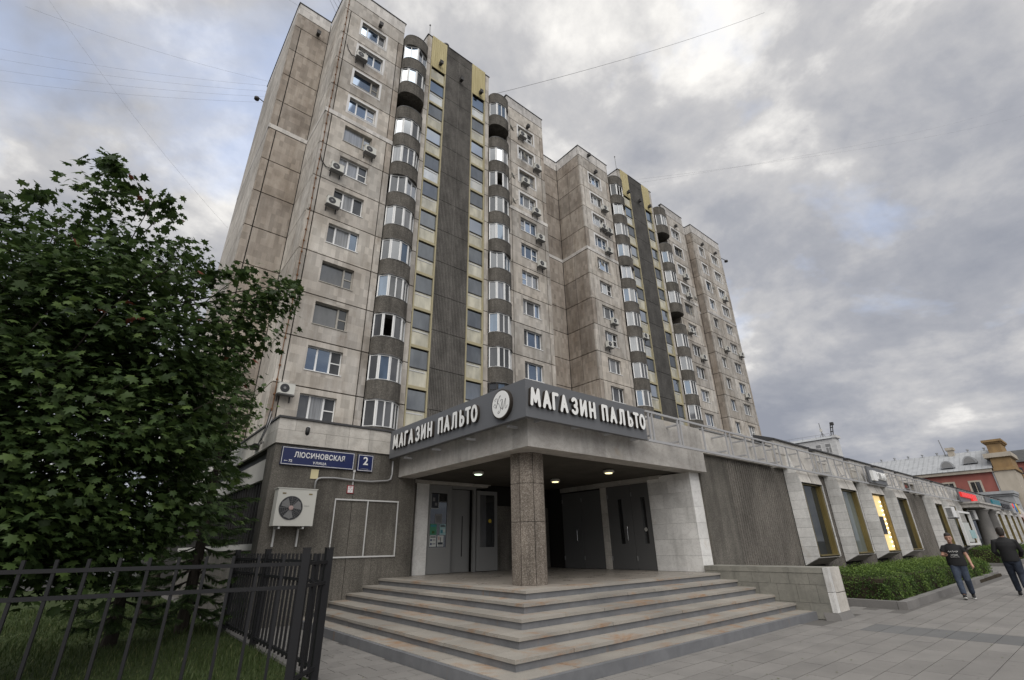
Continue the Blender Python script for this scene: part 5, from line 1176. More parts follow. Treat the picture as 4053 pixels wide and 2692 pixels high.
broadleaf('maple_tree', 'large dark green maple filling the left side behind the fence', (-1.6, 9.8, 0.0),
          [((-0.75, 9.3, 5.7), (1.2, 1.3, 1.65)), ((-1.7, 9.1, 4.5), (1.5, 1.5, 1.35)), ((0.45, 9.5, 4.7), (1.05, 1.3, 1.4)), ((1.25, 9.5, 5.6), (0.5, 0.5, 0.65)), ((-1.25, 9.2, 7.75), (0.13, 0.13, 0.3)), ((-0.95, 9.2, 7.6), (0.15, 0.15, 0.4)), ((-0.2, 9.3, 7.55), (0.13, 0.13, 0.32)), ((0.35, 9.4, 7.1), (0.13, 0.13, 0.35)), ((-2.0, 9.2, 6.7), (0.15, 0.15, 0.35)), ((-2.3, 9.1, 6.1), (0.2, 0.2, 0.3)), ((0.6, 9.4, 6.3), (0.16, 0.16, 0.3)), ((1.0, 9.5, 6.45), (0.16, 0.16, 0.3)), ((-1.2, 9.2, 7.35), (0.22, 0.22, 0.5)), ((-0.5, 9.3, 7.35), (0.22, 0.22, 0.45)), ((0.05, 9.4, 6.7), (0.25, 0.25, 0.4)), ((-1.75, 9.2, 6.3), (0.35, 0.3, 0.4)), ((1.6, 9.5, 6.2), (0.4, 0.3, 0.3)), ((1.9, 9.6, 6.75), (0.16, 0.16, 0.32)), ((1.75, 9.4, 5.0), (0.2, 0.2, 0.3)), ((1.6, 9.4, 4.3), (0.2, 0.2, 0.35)),
           ((-1.4, 8.8, 3.0), (2.5, 1.2, 1.5)), ((0.45, 9.2, 3.2), (0.85, 1.0, 1.4)), ((-3.4, 9.1, 3.4), (1.6, 1.3, 2.0)), ((-0.3, 9.1, 4.0), (1.8, 1.4, 1.4)), ((-0.6, 9.6, 2.3), (2.2, 1.3, 0.9)), ((-3.0, 9.4, 2.2), (2.0, 1.3, 0.9)), ((-1.6, 9.0, 1.95), (3.0, 1.1, 0.55)), ((-0.2, 9.7, 1.9), (1.2, 1.0, 0.55)), ((-1.5, 8.9, 1.5), (1.7, 0.8, 0.38)), ((-3.3, 9.0, 1.5), (1.5, 0.8, 0.45)), ((-0.1, 9.6, 1.5), (0.8, 0.7, 0.35))], 740, 50, 0.125, 'maple_leaf', 0.008, 280, 0.27, 7.9)
broadleaf('added_tree', 'lighter green tree added for a brighter-lit maple branch near the shop roof', (1.5, 16.6, 0.0),
          [((1.7, 16.6, 4.7), (1.4, 1.0, 1.0)), ((0.7, 16.9, 4.2), (1.3, 1.0, 1.1)), ((2.35, 16.0, 5.15), (0.75, 0.6, 0.5))], 70, 34, 0.12, 'light_leaf', 0.0, 0, 0.28)  # added tree: a brighter-lit maple branch built as separate pale foliage
for bx_, lb2 in ((-16.0, 'dim bushy tree far left behind the maple'), (-9.0, 'dim bushy tree in the gap behind the maple trunk'), (-2.5, 'dim bushy tree behind the spruces beyond the lawn')):
    broadleaf('background_tree', lb2, (bx_, 42.0, 0.0), [((bx_, 42, 4.2), (4.6, 2.0, 3.2)), ((bx_ + 2, 42.5, 2.2), (4.0, 2.0, 2.1)), ((bx_ - 2, 42.2, 2.2), (4.0, 2.0, 2.2)), ((bx_, 41.5, 1.0), (4.5, 1.5, 0.9))], 170, 26, 0.40, 'maple_leaf', 0.0, 0, 0.5)

def spruce(label, base, H, r0, seed):
    t = thing('spruce_tree', label, 'tree', base); rs_ = random.Random(seed); m = MB(); bx_, by_, bz_ = base
    m.tube([(bx_ + 0.02 * math.sin(k), by_, bz_ - 0.05 + H * k / 8) for k in range(9)], [0.12 * (1 - k / 8.4) + 0.008 for k in range(9)], 8)
    P_, D_, N_ = [], [], []
    z = 0.55
    while z < H - 0.15:
        rad = r0 * (1 - z / H) ** 0.75 + 0.12
        for b_ in range(rs_.randint(6, 8)):
            a = rs_.uniform(0, 2 * PI); L_ = rad * rs_.uniform(0.75, 1.1); dz = -0.28 * L_ + 0.05
            p0 = Vector((bx_, by_, bz_ + z)); p1 = p0 + Vector((math.cos(a) * L_, math.sin(a) * L_, dz)); mid = p0.lerp(p1, 0.55) + Vector((0, 0, -0.10 * L_)); p1.z += 0.10 * L_
            m.tube([p0, mid, p1], [0.018, 0.011, 0.003], 5)
            n = int(L_ * 13)
            for i in range(n):
                s_ = 0.18 + 0.82 * (i + 0.5) / n; c = p0.lerp(mid, s_ / 0.55) if s_ < 0.55 else mid.lerp(p1, (s_ - 0.55) / 0.45)
                for sd in (-1, 1):
                    an = a + sd * rs_.uniform(0.5, 0.95); tl = rs_.uniform(0.16, 0.34) * (1.2 - 0.5 * s_)
                    dv = Vector((math.cos(an), math.sin(an), rs_.uniform(-0.55, -0.05))); P_.append((c, dv.normalized(), tl))
                P_.append((c, Vector((math.cos(a), math.sin(a), -0.25)).normalized(), 0.14))
        z += rs_.uniform(0.19, 0.27)
    part('trunk', m, 'bark', t)
    V, F, tn = [], [], []
    for (c, dv, tl) in P_:
        u = dv.orthogonal().normalized(); w = dv.cross(u); base_t = rs_.random() * 0.6; n = 9
        for i in range(n):
            q = c + dv * (tl * i / n)
            for k in range(4):
                an = k * PI / 2 + i * 0.8; sd = (u * math.cos(an) + w * math.sin(an)) * 0.8 + dv * 0.75; e = q + sd * 0.038; wd = dv.cross(sd).normalized() * 0.0065
                o = len(V); V += [q - wd, q + wd, e]; F.append((o, o + 1, o + 2)); tn.append(min(1, base_t + 0.4 * i / n))
    stuff(put('crown', np_mesh('crown', [tuple(v) for v in V], F, ['needle'], tn), t))
spruce('dark spruce with drooping needle branches beside the corner of the shop', (1.9, 13.0, 0.0), 6.0, 1.2, 3)
spruce('small low spruce half hidden behind the fence and the maple', (0.7, 12.0, 0.0), 2.3, 1.0, 9)

# ================================================================== PLANTERS AND HEDGES
def hedge(name, label, x0, x1, y0, y1, z1, n, lsz=0.05):
    t = thing(name, label, 'hedge', ((x0 + x1) / 2, (y0 + y1) / 2, 0.05), 'clipped hedges along the shop front')
    part('dark_core', MB().box(x0 + 0.16, x1 - 0.16, y0 + 0.16, y1 - 0.16, 0.0, z1 - 0.14), 'soil', t)  # solid dark box filling the hedge behind its leaves
    # points on top, front and ends, weighted by area
    ax, ay, az = x1 - x0, y1 - y0, z1 - 0.08
    A = np.array([ax * ay * 1.2, ax * az, ax * az * 0.35, ay * az, ay * az]); A /= A.sum(); w = rng.choice(5, n, p=A)
    u, v = rng.random(n), rng.random(n)
    P_ = np.zeros((n, 3)); N_ = np.zeros((n, 3))
    for k in range(5):
        s_ = w == k
        if k == 0: P_[s_] = np.stack([x0 + u[s_] * ax, y0 + v[s_] * ay, np.full(s_.sum(), z1)], 1); N_[s_] = (0, 0, 1)
        elif k < 3: P_[s_] = np.stack([x0 + u[s_] * ax, np.full(s_.sum(), y0 if k == 1 else y1), 0.06 + v[s_] * az], 1); N_[s_] = (0, -1 if k == 1 else 1, 0)
        else: P_[s_] = np.stack([np.full(s_.sum(), x0 if k == 3 else x1), y0 + u[s_] * ay, 0.06 + v[s_] * az], 1); N_[s_] = (-1 if k == 3 else 1, 0, 0)
    # round the ends and make the surface lumpy
    e = np.clip(1 - np.minimum(P_[:, 0] - x0, x1 - P_[:, 0]) / 0.6, 0, 1); f = np.clip(1 - np.minimum(P_[:, 1] - y0, y1 - P_[:, 1]) / 0.5, 0, 1)
    P_[:, 2] -= (e ** 2 * 0.16 + f ** 2 * 0.14) * (P_[:, 2] / z1)
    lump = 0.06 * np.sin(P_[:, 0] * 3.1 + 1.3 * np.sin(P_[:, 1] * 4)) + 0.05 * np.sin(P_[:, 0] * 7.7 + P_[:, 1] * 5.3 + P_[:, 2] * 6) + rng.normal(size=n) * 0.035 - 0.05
    P_ += N_ * lump[:, None]; P_ += rng.normal(size=(n, 3)) * 0.02; P_[:, 2] = np.maximum(P_[:, 2], 0.06)
    nr = N_ + rng.normal(size=(n, 3)) * 0.6 + np.array([0, 0, 0.3]); tip = N_ * 0.8 + rng.normal(size=(n, 3)) * 0.6 + np.array([0, 0, 0.7])
    T = np.array([(0, 0, 0), (0.28, 0.45, 0.03), (0, 1.0, -0.05), (-0.28, 0.45, 0.03)]); F = np.array([(0, 1, 2, 3)])
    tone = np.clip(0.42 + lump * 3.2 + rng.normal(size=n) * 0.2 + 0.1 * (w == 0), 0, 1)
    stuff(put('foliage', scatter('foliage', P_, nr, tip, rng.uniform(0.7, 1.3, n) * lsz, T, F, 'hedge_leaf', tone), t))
def planter(label, x0, x1, y0, y1, dy):
    t = thing('planter_kerb', label, 'kerb', (x0, y0, 0), 'granite kerbs round the hedges')
    n = int((x1 - x0) / 1.0); L_ = (x1 - x0) / n
    for i in range(n): put('kerb_stone', box_me('kerb_stone_x', L_ - 0.008, 0.19, 0.19, 'kerb_granite'), t, (x0 + i * L_, y0 + dy * i / n, -0.03))
    k = int((y1 - y0 - 0.2) / 1.0); L2 = (y1 - y0 - 0.2) / k
    for i in range(k):
        put('kerb_stone', box_me('kerb_stone_y', 0.19, L2 - 0.008, 0.19, 'kerb_granite'), t, (x0, y0 + 0.2 + i * L2, -0.03)); put('kerb_stone', box_me('kerb_stone_y', 0.19, L2 - 0.008, 0.19, 'kerb_granite'), t, (x1 - 0.19, y0 + dy + 0.2 + i * L2, -0.03))
    part('soil_bed', MB().box(x0 + 0.19, x1 - 0.19, y0 + 0.19, y1, -0.03, 0.09), 'soil', t)
planter('granite kerb round the near hedge bed beside the low stone wall', 15.45, 31.2, 3.92, 7.2, 0.3)
planter('granite kerb round the far hedge bed behind the walking man', 41.0, 58.0, 5.0, 6.7, 0.0)
hedge('hedge', 'near clipped green hedge between the low stone wall and the woman', 15.8, 30.4, 4.28, 6.3, 0.74, 46000)
hedge('hedge', 'far clipped green hedge behind the woman and the man', 41.4, 57.5, 5.2, 6.6, 0.98, 16000, 0.07)

def fallen():
    n = 420; x = rng.uniform(2.7, 16, n); y = rng.uniform(1.0, 12, n); z = np.full(n, 0.004)
    k = ((x < 3.9) | (y < 4.75) | ((x > 13.4) & (y < 4.3))) & ((x < 15.4) | (y < 3.85)) & ((y < 6) | (x < 3.9)); x, y = x[k], y[k]; m = len(x)
    P_ = np.stack([x, y, np.full(m, 0.006)], 1); nr = np.tile([0, 0, 1.0], (m, 1)) + rng.normal(size=(m, 3)) * 0.12; tip = rng.normal(size=(m, 3))
    T = np.array([(0, 0, 0), (0.3, 0.45, 0.03), (0, 1.0, 0.0), (-0.3, 0.45, 0.03)])
    o = put('fallen_leaves', scatter('fallen_leaves', P_, nr, tip, rng.uniform(0.015, 0.045, m), T, np.array([(0, 1, 2, 3)]), 'grass_blade', rng.uniform(0.6, 1, m)))
    stuff(o); o['label'] = 'scattered small fallen leaves and litter on the paving'; o['category'] = 'litter'
fallen()

# ================================================================== SMALL THINGS ON THE TOWER
ORD = ['lowest', 'second', 'third', 'fourth', 'fifth', 'sixth', 'seventh', 'eighth', 'ninth', 'tenth', 'eleventh', 'topmost']
def small_ac(x, z, label, y=TY, flip=False):
    t = thing('air_conditioner', label, 'air conditioner', (x, y - 0.3, z), 'small air conditioners on the apartment block')
    put('casing', cached('sac', lambda: MB().box(-0.40, 0.40, -0.46, -0.16, 0.0, 0.56).box(-0.42, 0.42, -0.47, -0.15, 0.561, 0.575).mesh('casing', 'ac_body')), t, (x, y, z))
    put('fan', cached('sfan', lambda: MB().lathe([(0.23, 0.0), (0.23, -0.01), (0.06, -0.012)], (-0.10, -0.461, 0.28), 'y', 20).mesh('fan', 'ac_dark')), t, (x, y, z))
    put('hub', cached('shub', lambda: MB().lathe([(0.07, 0.0), (0.06, -0.01)], (-0.10, -0.475, 0.28), 'y', 12).mesh('hub', 'ac_grey')), t, (x, y, z))
    for s_ in (-0.315, 0.315): put('bracket', cached('sbr', lambda: MB().prism([(-0.025, -0.005, -0.35), (-0.025, -0.05, -0.35), (-0.025, -0.06, -0.055), (-0.025, -0.45, -0.04), (-0.025, -0.45, -0.002), (-0.025, -0.005, -0.002)], (0.05, 0, 0)).mesh('bracket', 'ac_dark')), t, (x + s_, y, z))
    put('drip_tray', cached('str', lambda: MB().box(-0.44, 0.44, -0.52, -0.12, -0.072, -0.051).mesh('drip_tray', 'ac_grey')), t, (x, y, z))
def wz(f): return zk(f - 1) + 1.0
COLS = {'A': ('leftmost column', 6.86, 2.0), 'B': ('column right of first stair strip', 23.08, 2.0), 'C': ('column left of far stair strip', 33.52, 1.95), 'D': ('column right of far stair strip', 49.8, 1.95), 'E1': ('narrow far-end column', 56.68, 1.32), 'E2': ('last far-end column', 60.0, 1.88)}
for (c, f, dx, dz) in (('A', 10, 0.25, -0.22), ('A', 7, 1.85, -0.32), ('A', 6, -0.15, -0.28), ('A', 5, -0.05, -0.25), ('B', 11, 0.3, -0.15), ('B', 10, 2.15, -0.45), ('B', 9, 0.5, -0.3), ('B', 8, 1.75, -0.4), ('B', 7, 2.1, -0.4), ('B', 6, 2.1, -0.45),
                       ('C', 10, 1.9, -0.3), ('C', 9, 1.3, -0.3), ('C', 8, 1.75, -0.3), ('C', 5, 1.3, -0.45), ('C', 4, 0.1, -0.45), ('D', 9, 1.1, -0.5), ('D', 8, 1.0, -0.5), ('D', 6, -0.15, -0.1), ('D', 5, 1.7, -0.3), ('E1', 6, 1.5, -0.3), ('E2', 9, 1.0, -0.4), ('E2', 6, 2.1, -0.2), ('E2', 4, 1.2, -0.5)):
    nm, wx_, ww = COLS[c]
    small_ac(wx_ + dx, wz(f) + dz, 'small white air conditioner by the %s window, %s' % (ORD[f], nm))
small_ac(33.52 + 2.02 + 0.2, wz(9) - 0.42, 'second small air conditioner beside its twin under a tenth floor window')
small_ac(6.05, 9.0, 'small air conditioner at the lower left corner of the tower above the shop roof')
small_ac(39.0, zk(4) - 0.1, 'small air conditioner on a balcony edge left of the far stair strip', TY - 0.5)
for f, x0 in ((10, 6.35), (6, 5.95)):
    tag(part('ac_hose', MB().tube([(x0 - 0.35, TY - 0.03, wz(f) + 0.75), (x0 - 0.2, TY - 0.04, wz(f) + 0.3), (x0 + 0.1, TY - 0.05, wz(f) - 0.05), (x0 + 0.5, TY - 0.12, wz(f) - 0.1)], 0.03, 6), 'black', None), 'dark hose looping down to the air conditioner by the %s leftmost window' % ORD[f], 'hose')
def dish(x, z, label, y=TY, r=0.38):
    t = thing('satellite_dish', label, 'satellite dish', (x, y - 0.3, z), 'satellite dishes on the apartment block')
    prof = [(0.02, 0.0), (r * 0.5, -0.03), (r * 0.85, -0.09), (r, -0.13), (r * 0.98, -0.12), (r * 0.5, -0.018)]
    m = MB().lathe(prof, (0, 0, 0), 'y', 20); rot = Matrix.Rotation(R(35), 4, 'Z') @ Matrix.Rotation(R(-22), 4, 'X'); m.v = [tuple(rot @ Vector(p)) for p in m.v]
    put('reflector', m.mesh('reflector', 'ac_body', True), t, (x, y - 0.45, z)); part('arm', MB().tube([(x, y, z - 0.15), (x, y - 0.40, z), (x + 0.28, y - 0.85, z + 0.08)], 0.02, 6), 'ac_grey', t)
dish(20.9 + 0.6, zk(10) + 0.35, 'white satellite dish on the second highest balcony right of the first stair strip', TY - 0.3)
dish(21.55, zk(8) + 0.1, 'white satellite dish on the fourth highest balcony right of the first stair strip', TY - 0.3)
dish(21.6, zk(7) + 0.1, 'white satellite dish one floor below another on the balconies by the first stair strip', TY - 0.3)
dish(23.4, wz(10) - 0.05, 'white satellite dish under the eleventh floor window right of the first stair strip')
dish(33.55, wz(7) + 0.25, 'white satellite dish at a mid-height window left of the far stair strip')
dish(51.7, wz(8) - 0.5, 'white satellite dish under a window right of the far stair strip'); dish(57.3, wz(9) + 0.2, 'small dish in front of a narrow window at the far end', r=0.32)
dish(61.5, wz(0) + 0.5, 'white satellite dish at the lowest far end window')
def flood(x, z, where, y=TY):
    t = thing('floodlight', 'small dark floodlight ' + where, 'floodlight', (x, y - 0.2, z), 'floodlights under the roof edge')
    put('housing', cached('flood', lambda: MB().box(-0.13, 0.13, -0.40, -0.10, -0.16, 0.16).box(-0.16, 0.16, -0.46, -0.401, -0.19, 0.19).mesh('housing', 'dark_frame')), t, (x, y, z)); put('bracket', cached('floodb', lambda: MB().box(-0.03, 0.03, -0.099, -0.002, -0.05, 0.05).mesh('bracket', 'ac_grey')), t, (x, y, z))
flood(8.2, zk(11) + 0.25, 'above the top window of the leftmost section'); flood(4.5, zk(11) + 0.3, 'on the recessed wall at the left end', 29.9); flood(13.9, 41.1, 'on the left yellow siding of the first stair strip', TY - 0.02)
flood(16.1, 40.8, 'in the middle of the first stair strip', TY - 0.02); flood(18.3, 40.9, 'on the right yellow siding of the first stair strip', TY - 0.02); flood(24.2, zk(11) + 0.05, 'above the top window right of the first stair strip')
flood(27.6, zk(11) + 0.1, 'on the recessed wall between the stair strips', 29.5); flood(34.5, zk(11) + 0.1, 'above the top window left of the far stair strip'); flood(35.0 - 1.4, ZTOP - 0.7, 'just under the roof edge left of the far stair strip')
flood(40.6, 41.0, 'on the left yellow siding of the far stair strip', TY - 0.02); flood(42.8, 40.8, 'in the middle of the far stair strip', TY - 0.02); flood(44.9, 41.0, 'on the right yellow siding of the far stair strip', TY - 0.02)
flood(50.7, zk(11) + 0.15, 'above the top window right of the far stair strip'); flood(57.4, zk(11) + 0.1, 'above the narrow top window at the far end'); flood(61.0, zk(11) + 0.1, 'above the last top window at the far end')
for (x, y, z, h, lb) in ((12.9, 26.3, 44.2, 1.7, 'thin rod on the roof corner of the first stair strip'), (11.9, 26.6, 41.6, 1.6, 'thin rod with a small head on the roof above the first balconies'), (39.6, 26.3, 44.2, 2.2, 'thin rod on the roof corner of the far stair strip')):
    t = thing('roof_rod', lb, 'antenna', (x, y, z), 'rods on the roof'); part('rod', MB().tube([(x, y, z - 0.3), (x - 0.05, y, z + h)], 0.03, 6), 'ac_grey', t); part('tip', MB().lathe([(0.03, 0), (0.08, 0.05), (0.05, 0.16)], (x - 0.05, y, z + h)), 'ac_grey', t)
t = thing('roof_vent', 'short round vent pipe with a cap on the first stair strip', 'vent', (14.7, 26.5, 44.3)); part('pipe', MB().lathe([(0.22, -0.3), (0.22, 0.35)], (14.7, 26.5, 44.4)), 'trunking', t, smooth=True); part('cap', MB().lathe([(0.2, 0.36), (0.34, 0.42), (0.34, 0.6), (0.15, 0.72)], (14.7, 26.5, 44.4)), 'coping', t, smooth=True)
ca = thing('lightning_cable', 'rusty cable with clips running down the left corner of the tower', 'cable', (5.62, 25.98, 8))
flat('rust', (0.17, 0.08, 0.035), 0.85)
part('cable', MB().tube([(5.60 + 0.02 * math.sin(i), TY - 0.035, 7.0 + i * 0.95) for i in range(38)], 0.022, 5), 'rust', ca)
cl_ = MB().box(-0.05, 0.05, -0.07, -0.002, -0.04, 0.04).mesh('clip', 'rust')
for i in range(44): put('clip', cl_, ca, (5.60, TY, 7.4 + i * 0.8))
t = thing('roof_camera', 'dark camera on an arm at the left end of the tower', 'camera', (2.6, 40, 38)); part('arm', MB().tube([(2.75, 39.9, 41.2), (2.2, 39.9, 41.4)], 0.05, 6), 'dark_frame', t); part('head', MB().lathe([(0.1, 0.2), (0.22, 0.1), (0.22, -0.12), (0.1, -0.2)], (2.15, 39.9, 41.2)), 'dark_frame', t, smooth=True)
t = thing('roof_camera', 'dark pair of cameras on an arm at the far right end of the tower', 'camera', (63.3, 26, 39.5)); part('arm', MB().tube([(63.2, 26.1, 40.9), (64.2, 25.8, 40.7)], 0.05, 6), 'dark_frame', t); part('head', MB().lathe([(0.1, 0.2), (0.25, 0.1), (0.25, -0.12), (0.1, -0.2)], (64.3, 25.8, 40.6)), 'dark_frame', t, smooth=True)
# overhead wires
def wire(name_lb, a, b_, sag=0.6, r=0.022, n=14):
    a, b_ = Vector(a), Vector(b_); pts = []
    for i in range(n + 1):
        u = i / n; p = a.lerp(b_, u); p.z -= sag * 4 * u * (1 - u); pts.append(p)
    tag(part('overhead_wire', MB().tube(pts, r, 5), 'wire', None), name_lb, 'wire', 'wires in the sky')
wire('overhead wire rising to the right from the first stair strip', (19.45, 26.0, 41.6), (62, 10.5, 78), 0.8, 0.02)
wire('upper thin wire running right from the far stair strip roof', (43.5, 26.3, 44.4), (190, -20, 125), 2, 0.008); wire('lower thin wire running right from the far stair strip roof', (42.5, 26.4, 44.4), (190, -24, 119), 2, 0.008)
wire('long wire crossing the upper left sky to the end of the tower', (2.8, 36, 40), (-14, 42, 41), 0.5, 0.006); wire('wire falling from the top left towards the end wall', (2.74, 41, 27), (-13, 41, 42), 0.6, 0.006)
wire('wire above the recessed left end of the tower', (4.8, 30.2, 43.3), (-1.5, 27, 39), 0.1, 0.006)
for k in range(4): wire('thin wire %s of four leading left from the tower end' % ('first', 'second', 'third', 'fourth')[k], (2.75, 39.5, 43 - 0.75 * k), (-30, 62, 49 - 1.7 * k), 1.2, 0.006)
for k in range(3): wire('roof wire %s of three over the left recess' % ('first', 'second', 'third')[k], (5.4, 29 - 0.5 * k, 43.5), (2.4 - 0.5 * k, 26.5, 44.2 + 0.6 * k), 0.1, 0.012)

# ================================================================== AIR CONDITIONERS ON THE SHOP FRONT
def shop_ac(x, label):
    t = thing('air_conditioner', label, 'air conditioner', (x, 6.4, 2.7), 'air conditioners on the shop front')
    part('casing', MB().box(x, x + 0.85, 6.45, 6.79, 2.70, 3.32), 'white_frame', t)
    part('side_grille', (lambda m: [m.box(x - 0.012, x - 0.001, 6.49, 6.75, 2.75 + 0.065 * k, 2.785 + 0.065 * k) for k in range(8)] and m)(MB()), 'ac_dark', t)
    part('bracket', MB().box(x - 0.05, x + 0.9, 6.4, 6.79, 2.64, 2.699), 'ac_dark', t)
shop_ac(40.35, 'white air conditioner with dark grille hung between the far shop windows'); shop_ac(47.2, 'dark-fronted air conditioner hung beside the grey columns')

# ================================================================== FAR BUILDINGS
RX = 110.0
def rz(z): return 1.55 + (z - 1.55) * RX / 95.0
def ry(y): return y * RX / 95.0
rb = thing('red_house', 'red plastered house with pale metal roof and dormers beyond the shops', 'building', (RX, ry(14), 0))
y0, y1 = ry(9.3), ry(26)
part('wall', MB().box(RX, RX + 14, y0, y1, 0, rz(9.9)), 'red_plaster', rb)
part('eaves', MB().box(RX - 0.5, RX + 14.4, y0 - 0.1, y1 + 0.3, rz(9.92), rz(10.35)), 'cream_plaster', rb)
rf = part('roof', MB().prism([(RX - 0.7, y0 - 0.05, rz(10.36)), (RX + 6.8, y0 - 0.05, rz(13.6)), (RX + 14.6, y0 - 0.05, rz(10.36))], (0, y1 - y0 + 0.6, 0)), 'metal_roof', rb)
sl = (rz(13.6) - rz(10.36)) / 7.5
m = MB()
for k in range(26):
    yy = y0 + 0.4 + k * 0.72; m.prism([(RX - 0.7, yy, rz(10.36) + 0.005), (RX + 6.8, yy, rz(13.6) + 0.005), (RX + 6.8, yy, rz(13.6) + 0.07), (RX - 0.7, yy, rz(10.36) + 0.07)], (0, 0.03, 0))
part('roof_seams', m, 'metal_roof', rf)
for k in range(8): part('vent', MB().lathe([(0.12, -0.2), (0.12, 0.25), (0.2, 0.26), (0.2, 0.42)], (RX + 6.6, ry(9.9) + k * 2.15, rz(13.6))), 'metal_roof', rf)
for (yc, zc) in ((ry(14.0), rz(11.0)), (ry(11.5), rz(11.45))):
    m = MB().prism([(RX + (zc - rz(10.36)) / sl - 1.3, yc + 0.95 * math.cos(PI * k / 12), zc + 1.2 * math.sin(PI * k / 12)) for k in range(13)], (4.2, 0, 0)); d_ = part('dormer', m, 'metal_roof', rf)
    part('dormer_window', MB().prism([(RX + (zc - rz(10.36)) / sl - 1.33, yc + 0.72 * math.cos(PI * k / 12), zc + 0.1 + 0.92 * math.sin(PI * k / 12)) for k in range(13)], (0.025, 0, 0)), 'print_grey', rf)
part('chimney', MB().box(RX + 5.6, RX + 6.8, ry(13.35), ry(14.05), rz(13.0), rz(14.0)).box(RX + 5.4, RX + 7, ry(13.2), ry(14.2), rz(14.01), rz(14.4)), 'cream_plaster', rf)
for (a, b_, c_, d_) in ((11.15, 12.15, 7.1, 8.75), (14.0, 15.0, 7.1, 8.8), (17.0, 18.0, 7.1, 8.8)):
    w_ = part('window', MB().box(RX - 0.08, RX - 0.002, ry(a) - 0.25, ry(b_) + 0.25, rz(c_) - 0.1, rz(d_) + 0.25), 'cream_plaster', rb)
    part('pane', MB().box(RX - 0.10, RX - 0.081, ry(a), ry(b_), rz(c_), rz(d_)), 'glass_dark', w_)
    part('glazing_bar', MB().box(RX - 0.13, RX - 0.101, (ry(a) + ry(b_)) / 2 - 0.04, (ry(a) + ry(b_)) / 2 + 0.04, rz(c_), rz(d_)), 'cream_plaster', w_)
part('drainpipe', MB().tube([(RX - 0.15, y0 + 0.12, rz(10)), (RX - 0.15, y0 + 0.12, 0)], 0.1, 8), 'metal_roof', rb)
part('tower_pier', MB().box(RX - 0.3, RX + 8, ry(7.2), y0 - 0.01, 0, rz(9.95)), 'cream_plaster', rb)
part('tower_pier', MB().box(RX - 0.5, RX + 8.2, ry(7.0), y0 + 0.05, rz(9.96), rz(10.35)).box(RX - 0.1, RX + 7, ry(7.15), ry(9.15), rz(10.351), rz(11.75)), 'ochre_plaster', rb)
part('tower_cornice', MB().box(RX - 0.5, RX + 7.6, ry(6.85), ry(9.7), rz(11.76), rz(12.35)), 'cream_plaster', rb)
part('tower_top', MB().box(RX + 0.2, RX + 6, ry(7.55), ry(9.0), rz(12.351), rz(13.7)).box(RX, RX + 6.2, ry(7.4), ry(9.15), rz(13.701), rz(13.9)).box(RX - 0.25, RX + 6.4, ry(7.25), ry(9.35), rz(13.901), rz(14.2)), 'ochre_plaster', rb)
part('low_wing', MB().box(RX - 6, RX - 0.55, ry(7.9), ry(13), 0, rz(6.4)).box(RX - 6.2, RX - 0.55, ry(7.8), ry(13.1), rz(6.401), rz(6.65)).box(RX - 6.5, RX - 0.55, ry(7.7), ry(13.2), rz(6.651), rz(7.0)), 'metal_roof', rb)
part('side_wall', MB().box(RX + 8.1, RX + 30, ry(7.1), ry(7.1) + 6, 0, rz(9.9)), 'ochre_plaster', rb)
tag(part('roof_antenna', MB().tube([(RX + 6, ry(14.4), rz(13)), (RX + 6, ry(14.6), rz(15.8))], 0.06, 5), 'ac_grey', None), 'thin mast on the pale roof of the red house', 'antenna')
WX = 115.0; ws = WX / 85.0
def wz2(z): return 1.55 + (z - 1.55) * ws
wb = thing('office_building', 'white clad office building with rooftop masts behind the shop roofs', 'building', (WX, 27 * ws, 0))
part('wall', MB().box(WX + 0.05, WX + 2.4, 24.3 * ws, 45 * ws, 0, wz2(16.05)), 'white_cladding', wb)
for i in range(11):
    for j in range(10):
        ya, za = (24.3 + i * 0.92) * ws, wz2(16.05 - 0.62 * (j + 1))
        if any(abs(ya + 0.62 - yc * ws) < 0.55 for yc in ()) : continue
        put('cladding_panel', box_me('cladding_panel', 0.08, 0.92 * ws - 0.03, 0.62 * ws - 0.03, 'white_cladding'), wb, (WX, ya + 0.015, za + 0.015))
for (a, b_) in ((25.05, 25.85), (26.4, 27.2), (28.1, 29.0), (29.7, 30.6)):
    w_ = part('window', MB().box(WX - 0.05, WX - 0.003, a * ws, b_ * ws, wz2(13.9), wz2(15.35)), 'white_frame', wb)
    for (u0, u1, v0, v1) in ((0.05, 0.46, 0.04, 0.56), (0.54, 0.95, 0.04, 0.56), (0.05, 0.95, 0.62, 0.96)):
        part('pane', MB().box(WX - 0.08, WX - 0.051, (a + (b_ - a) * u0) * ws, (a + (b_ - a) * u1) * ws, wz2(13.9 + 1.45 * v0), wz2(13.9 + 1.45 * v1)), 'print_grey', w_)
part('roof', MB().prism([(WX - 0.3, 24.6 * ws, wz2(16.06)), (WX + 2.2, 24.6 * ws, wz2(16.75)), (WX + 2.4, 24.6 * ws, wz2(16.06))], (0, 22 * ws, 0)), 'metal_roof', wb)
part('rear_block', MB().box(WX + 2.41, WX + 18, 27.8 * ws, 45 * ws, 0, wz2(16.7)), 'white_cladding', wb)
part('end_parapet', MB().box(WX - 0.2, WX + 2.5, 24.0 * ws, 24.55 * ws, wz2(16.06), wz2(16.45)), 'white_cladding', wb)
m = MB()
for k in range(5): m.tube([(WX + 0.8, (25 + k * 2) * ws, wz2(16.2)), (WX + 0.8, (25 + k * 2) * ws, wz2(16.9))], 0.03, 4)
m.tube([(WX + 0.8, 25 * ws, wz2(16.9)), (WX + 0.8, 33 * ws, wz2(16.9))], 0.03, 4); part('roof_rail', m, 'ac_grey', wb)
t = thing('roof_mast', 'dark tripod mast with antennas on the white office roof', 'mast', (WX + 2, 26.2 * ws, wz2(16.4)), 'masts on the office roof')
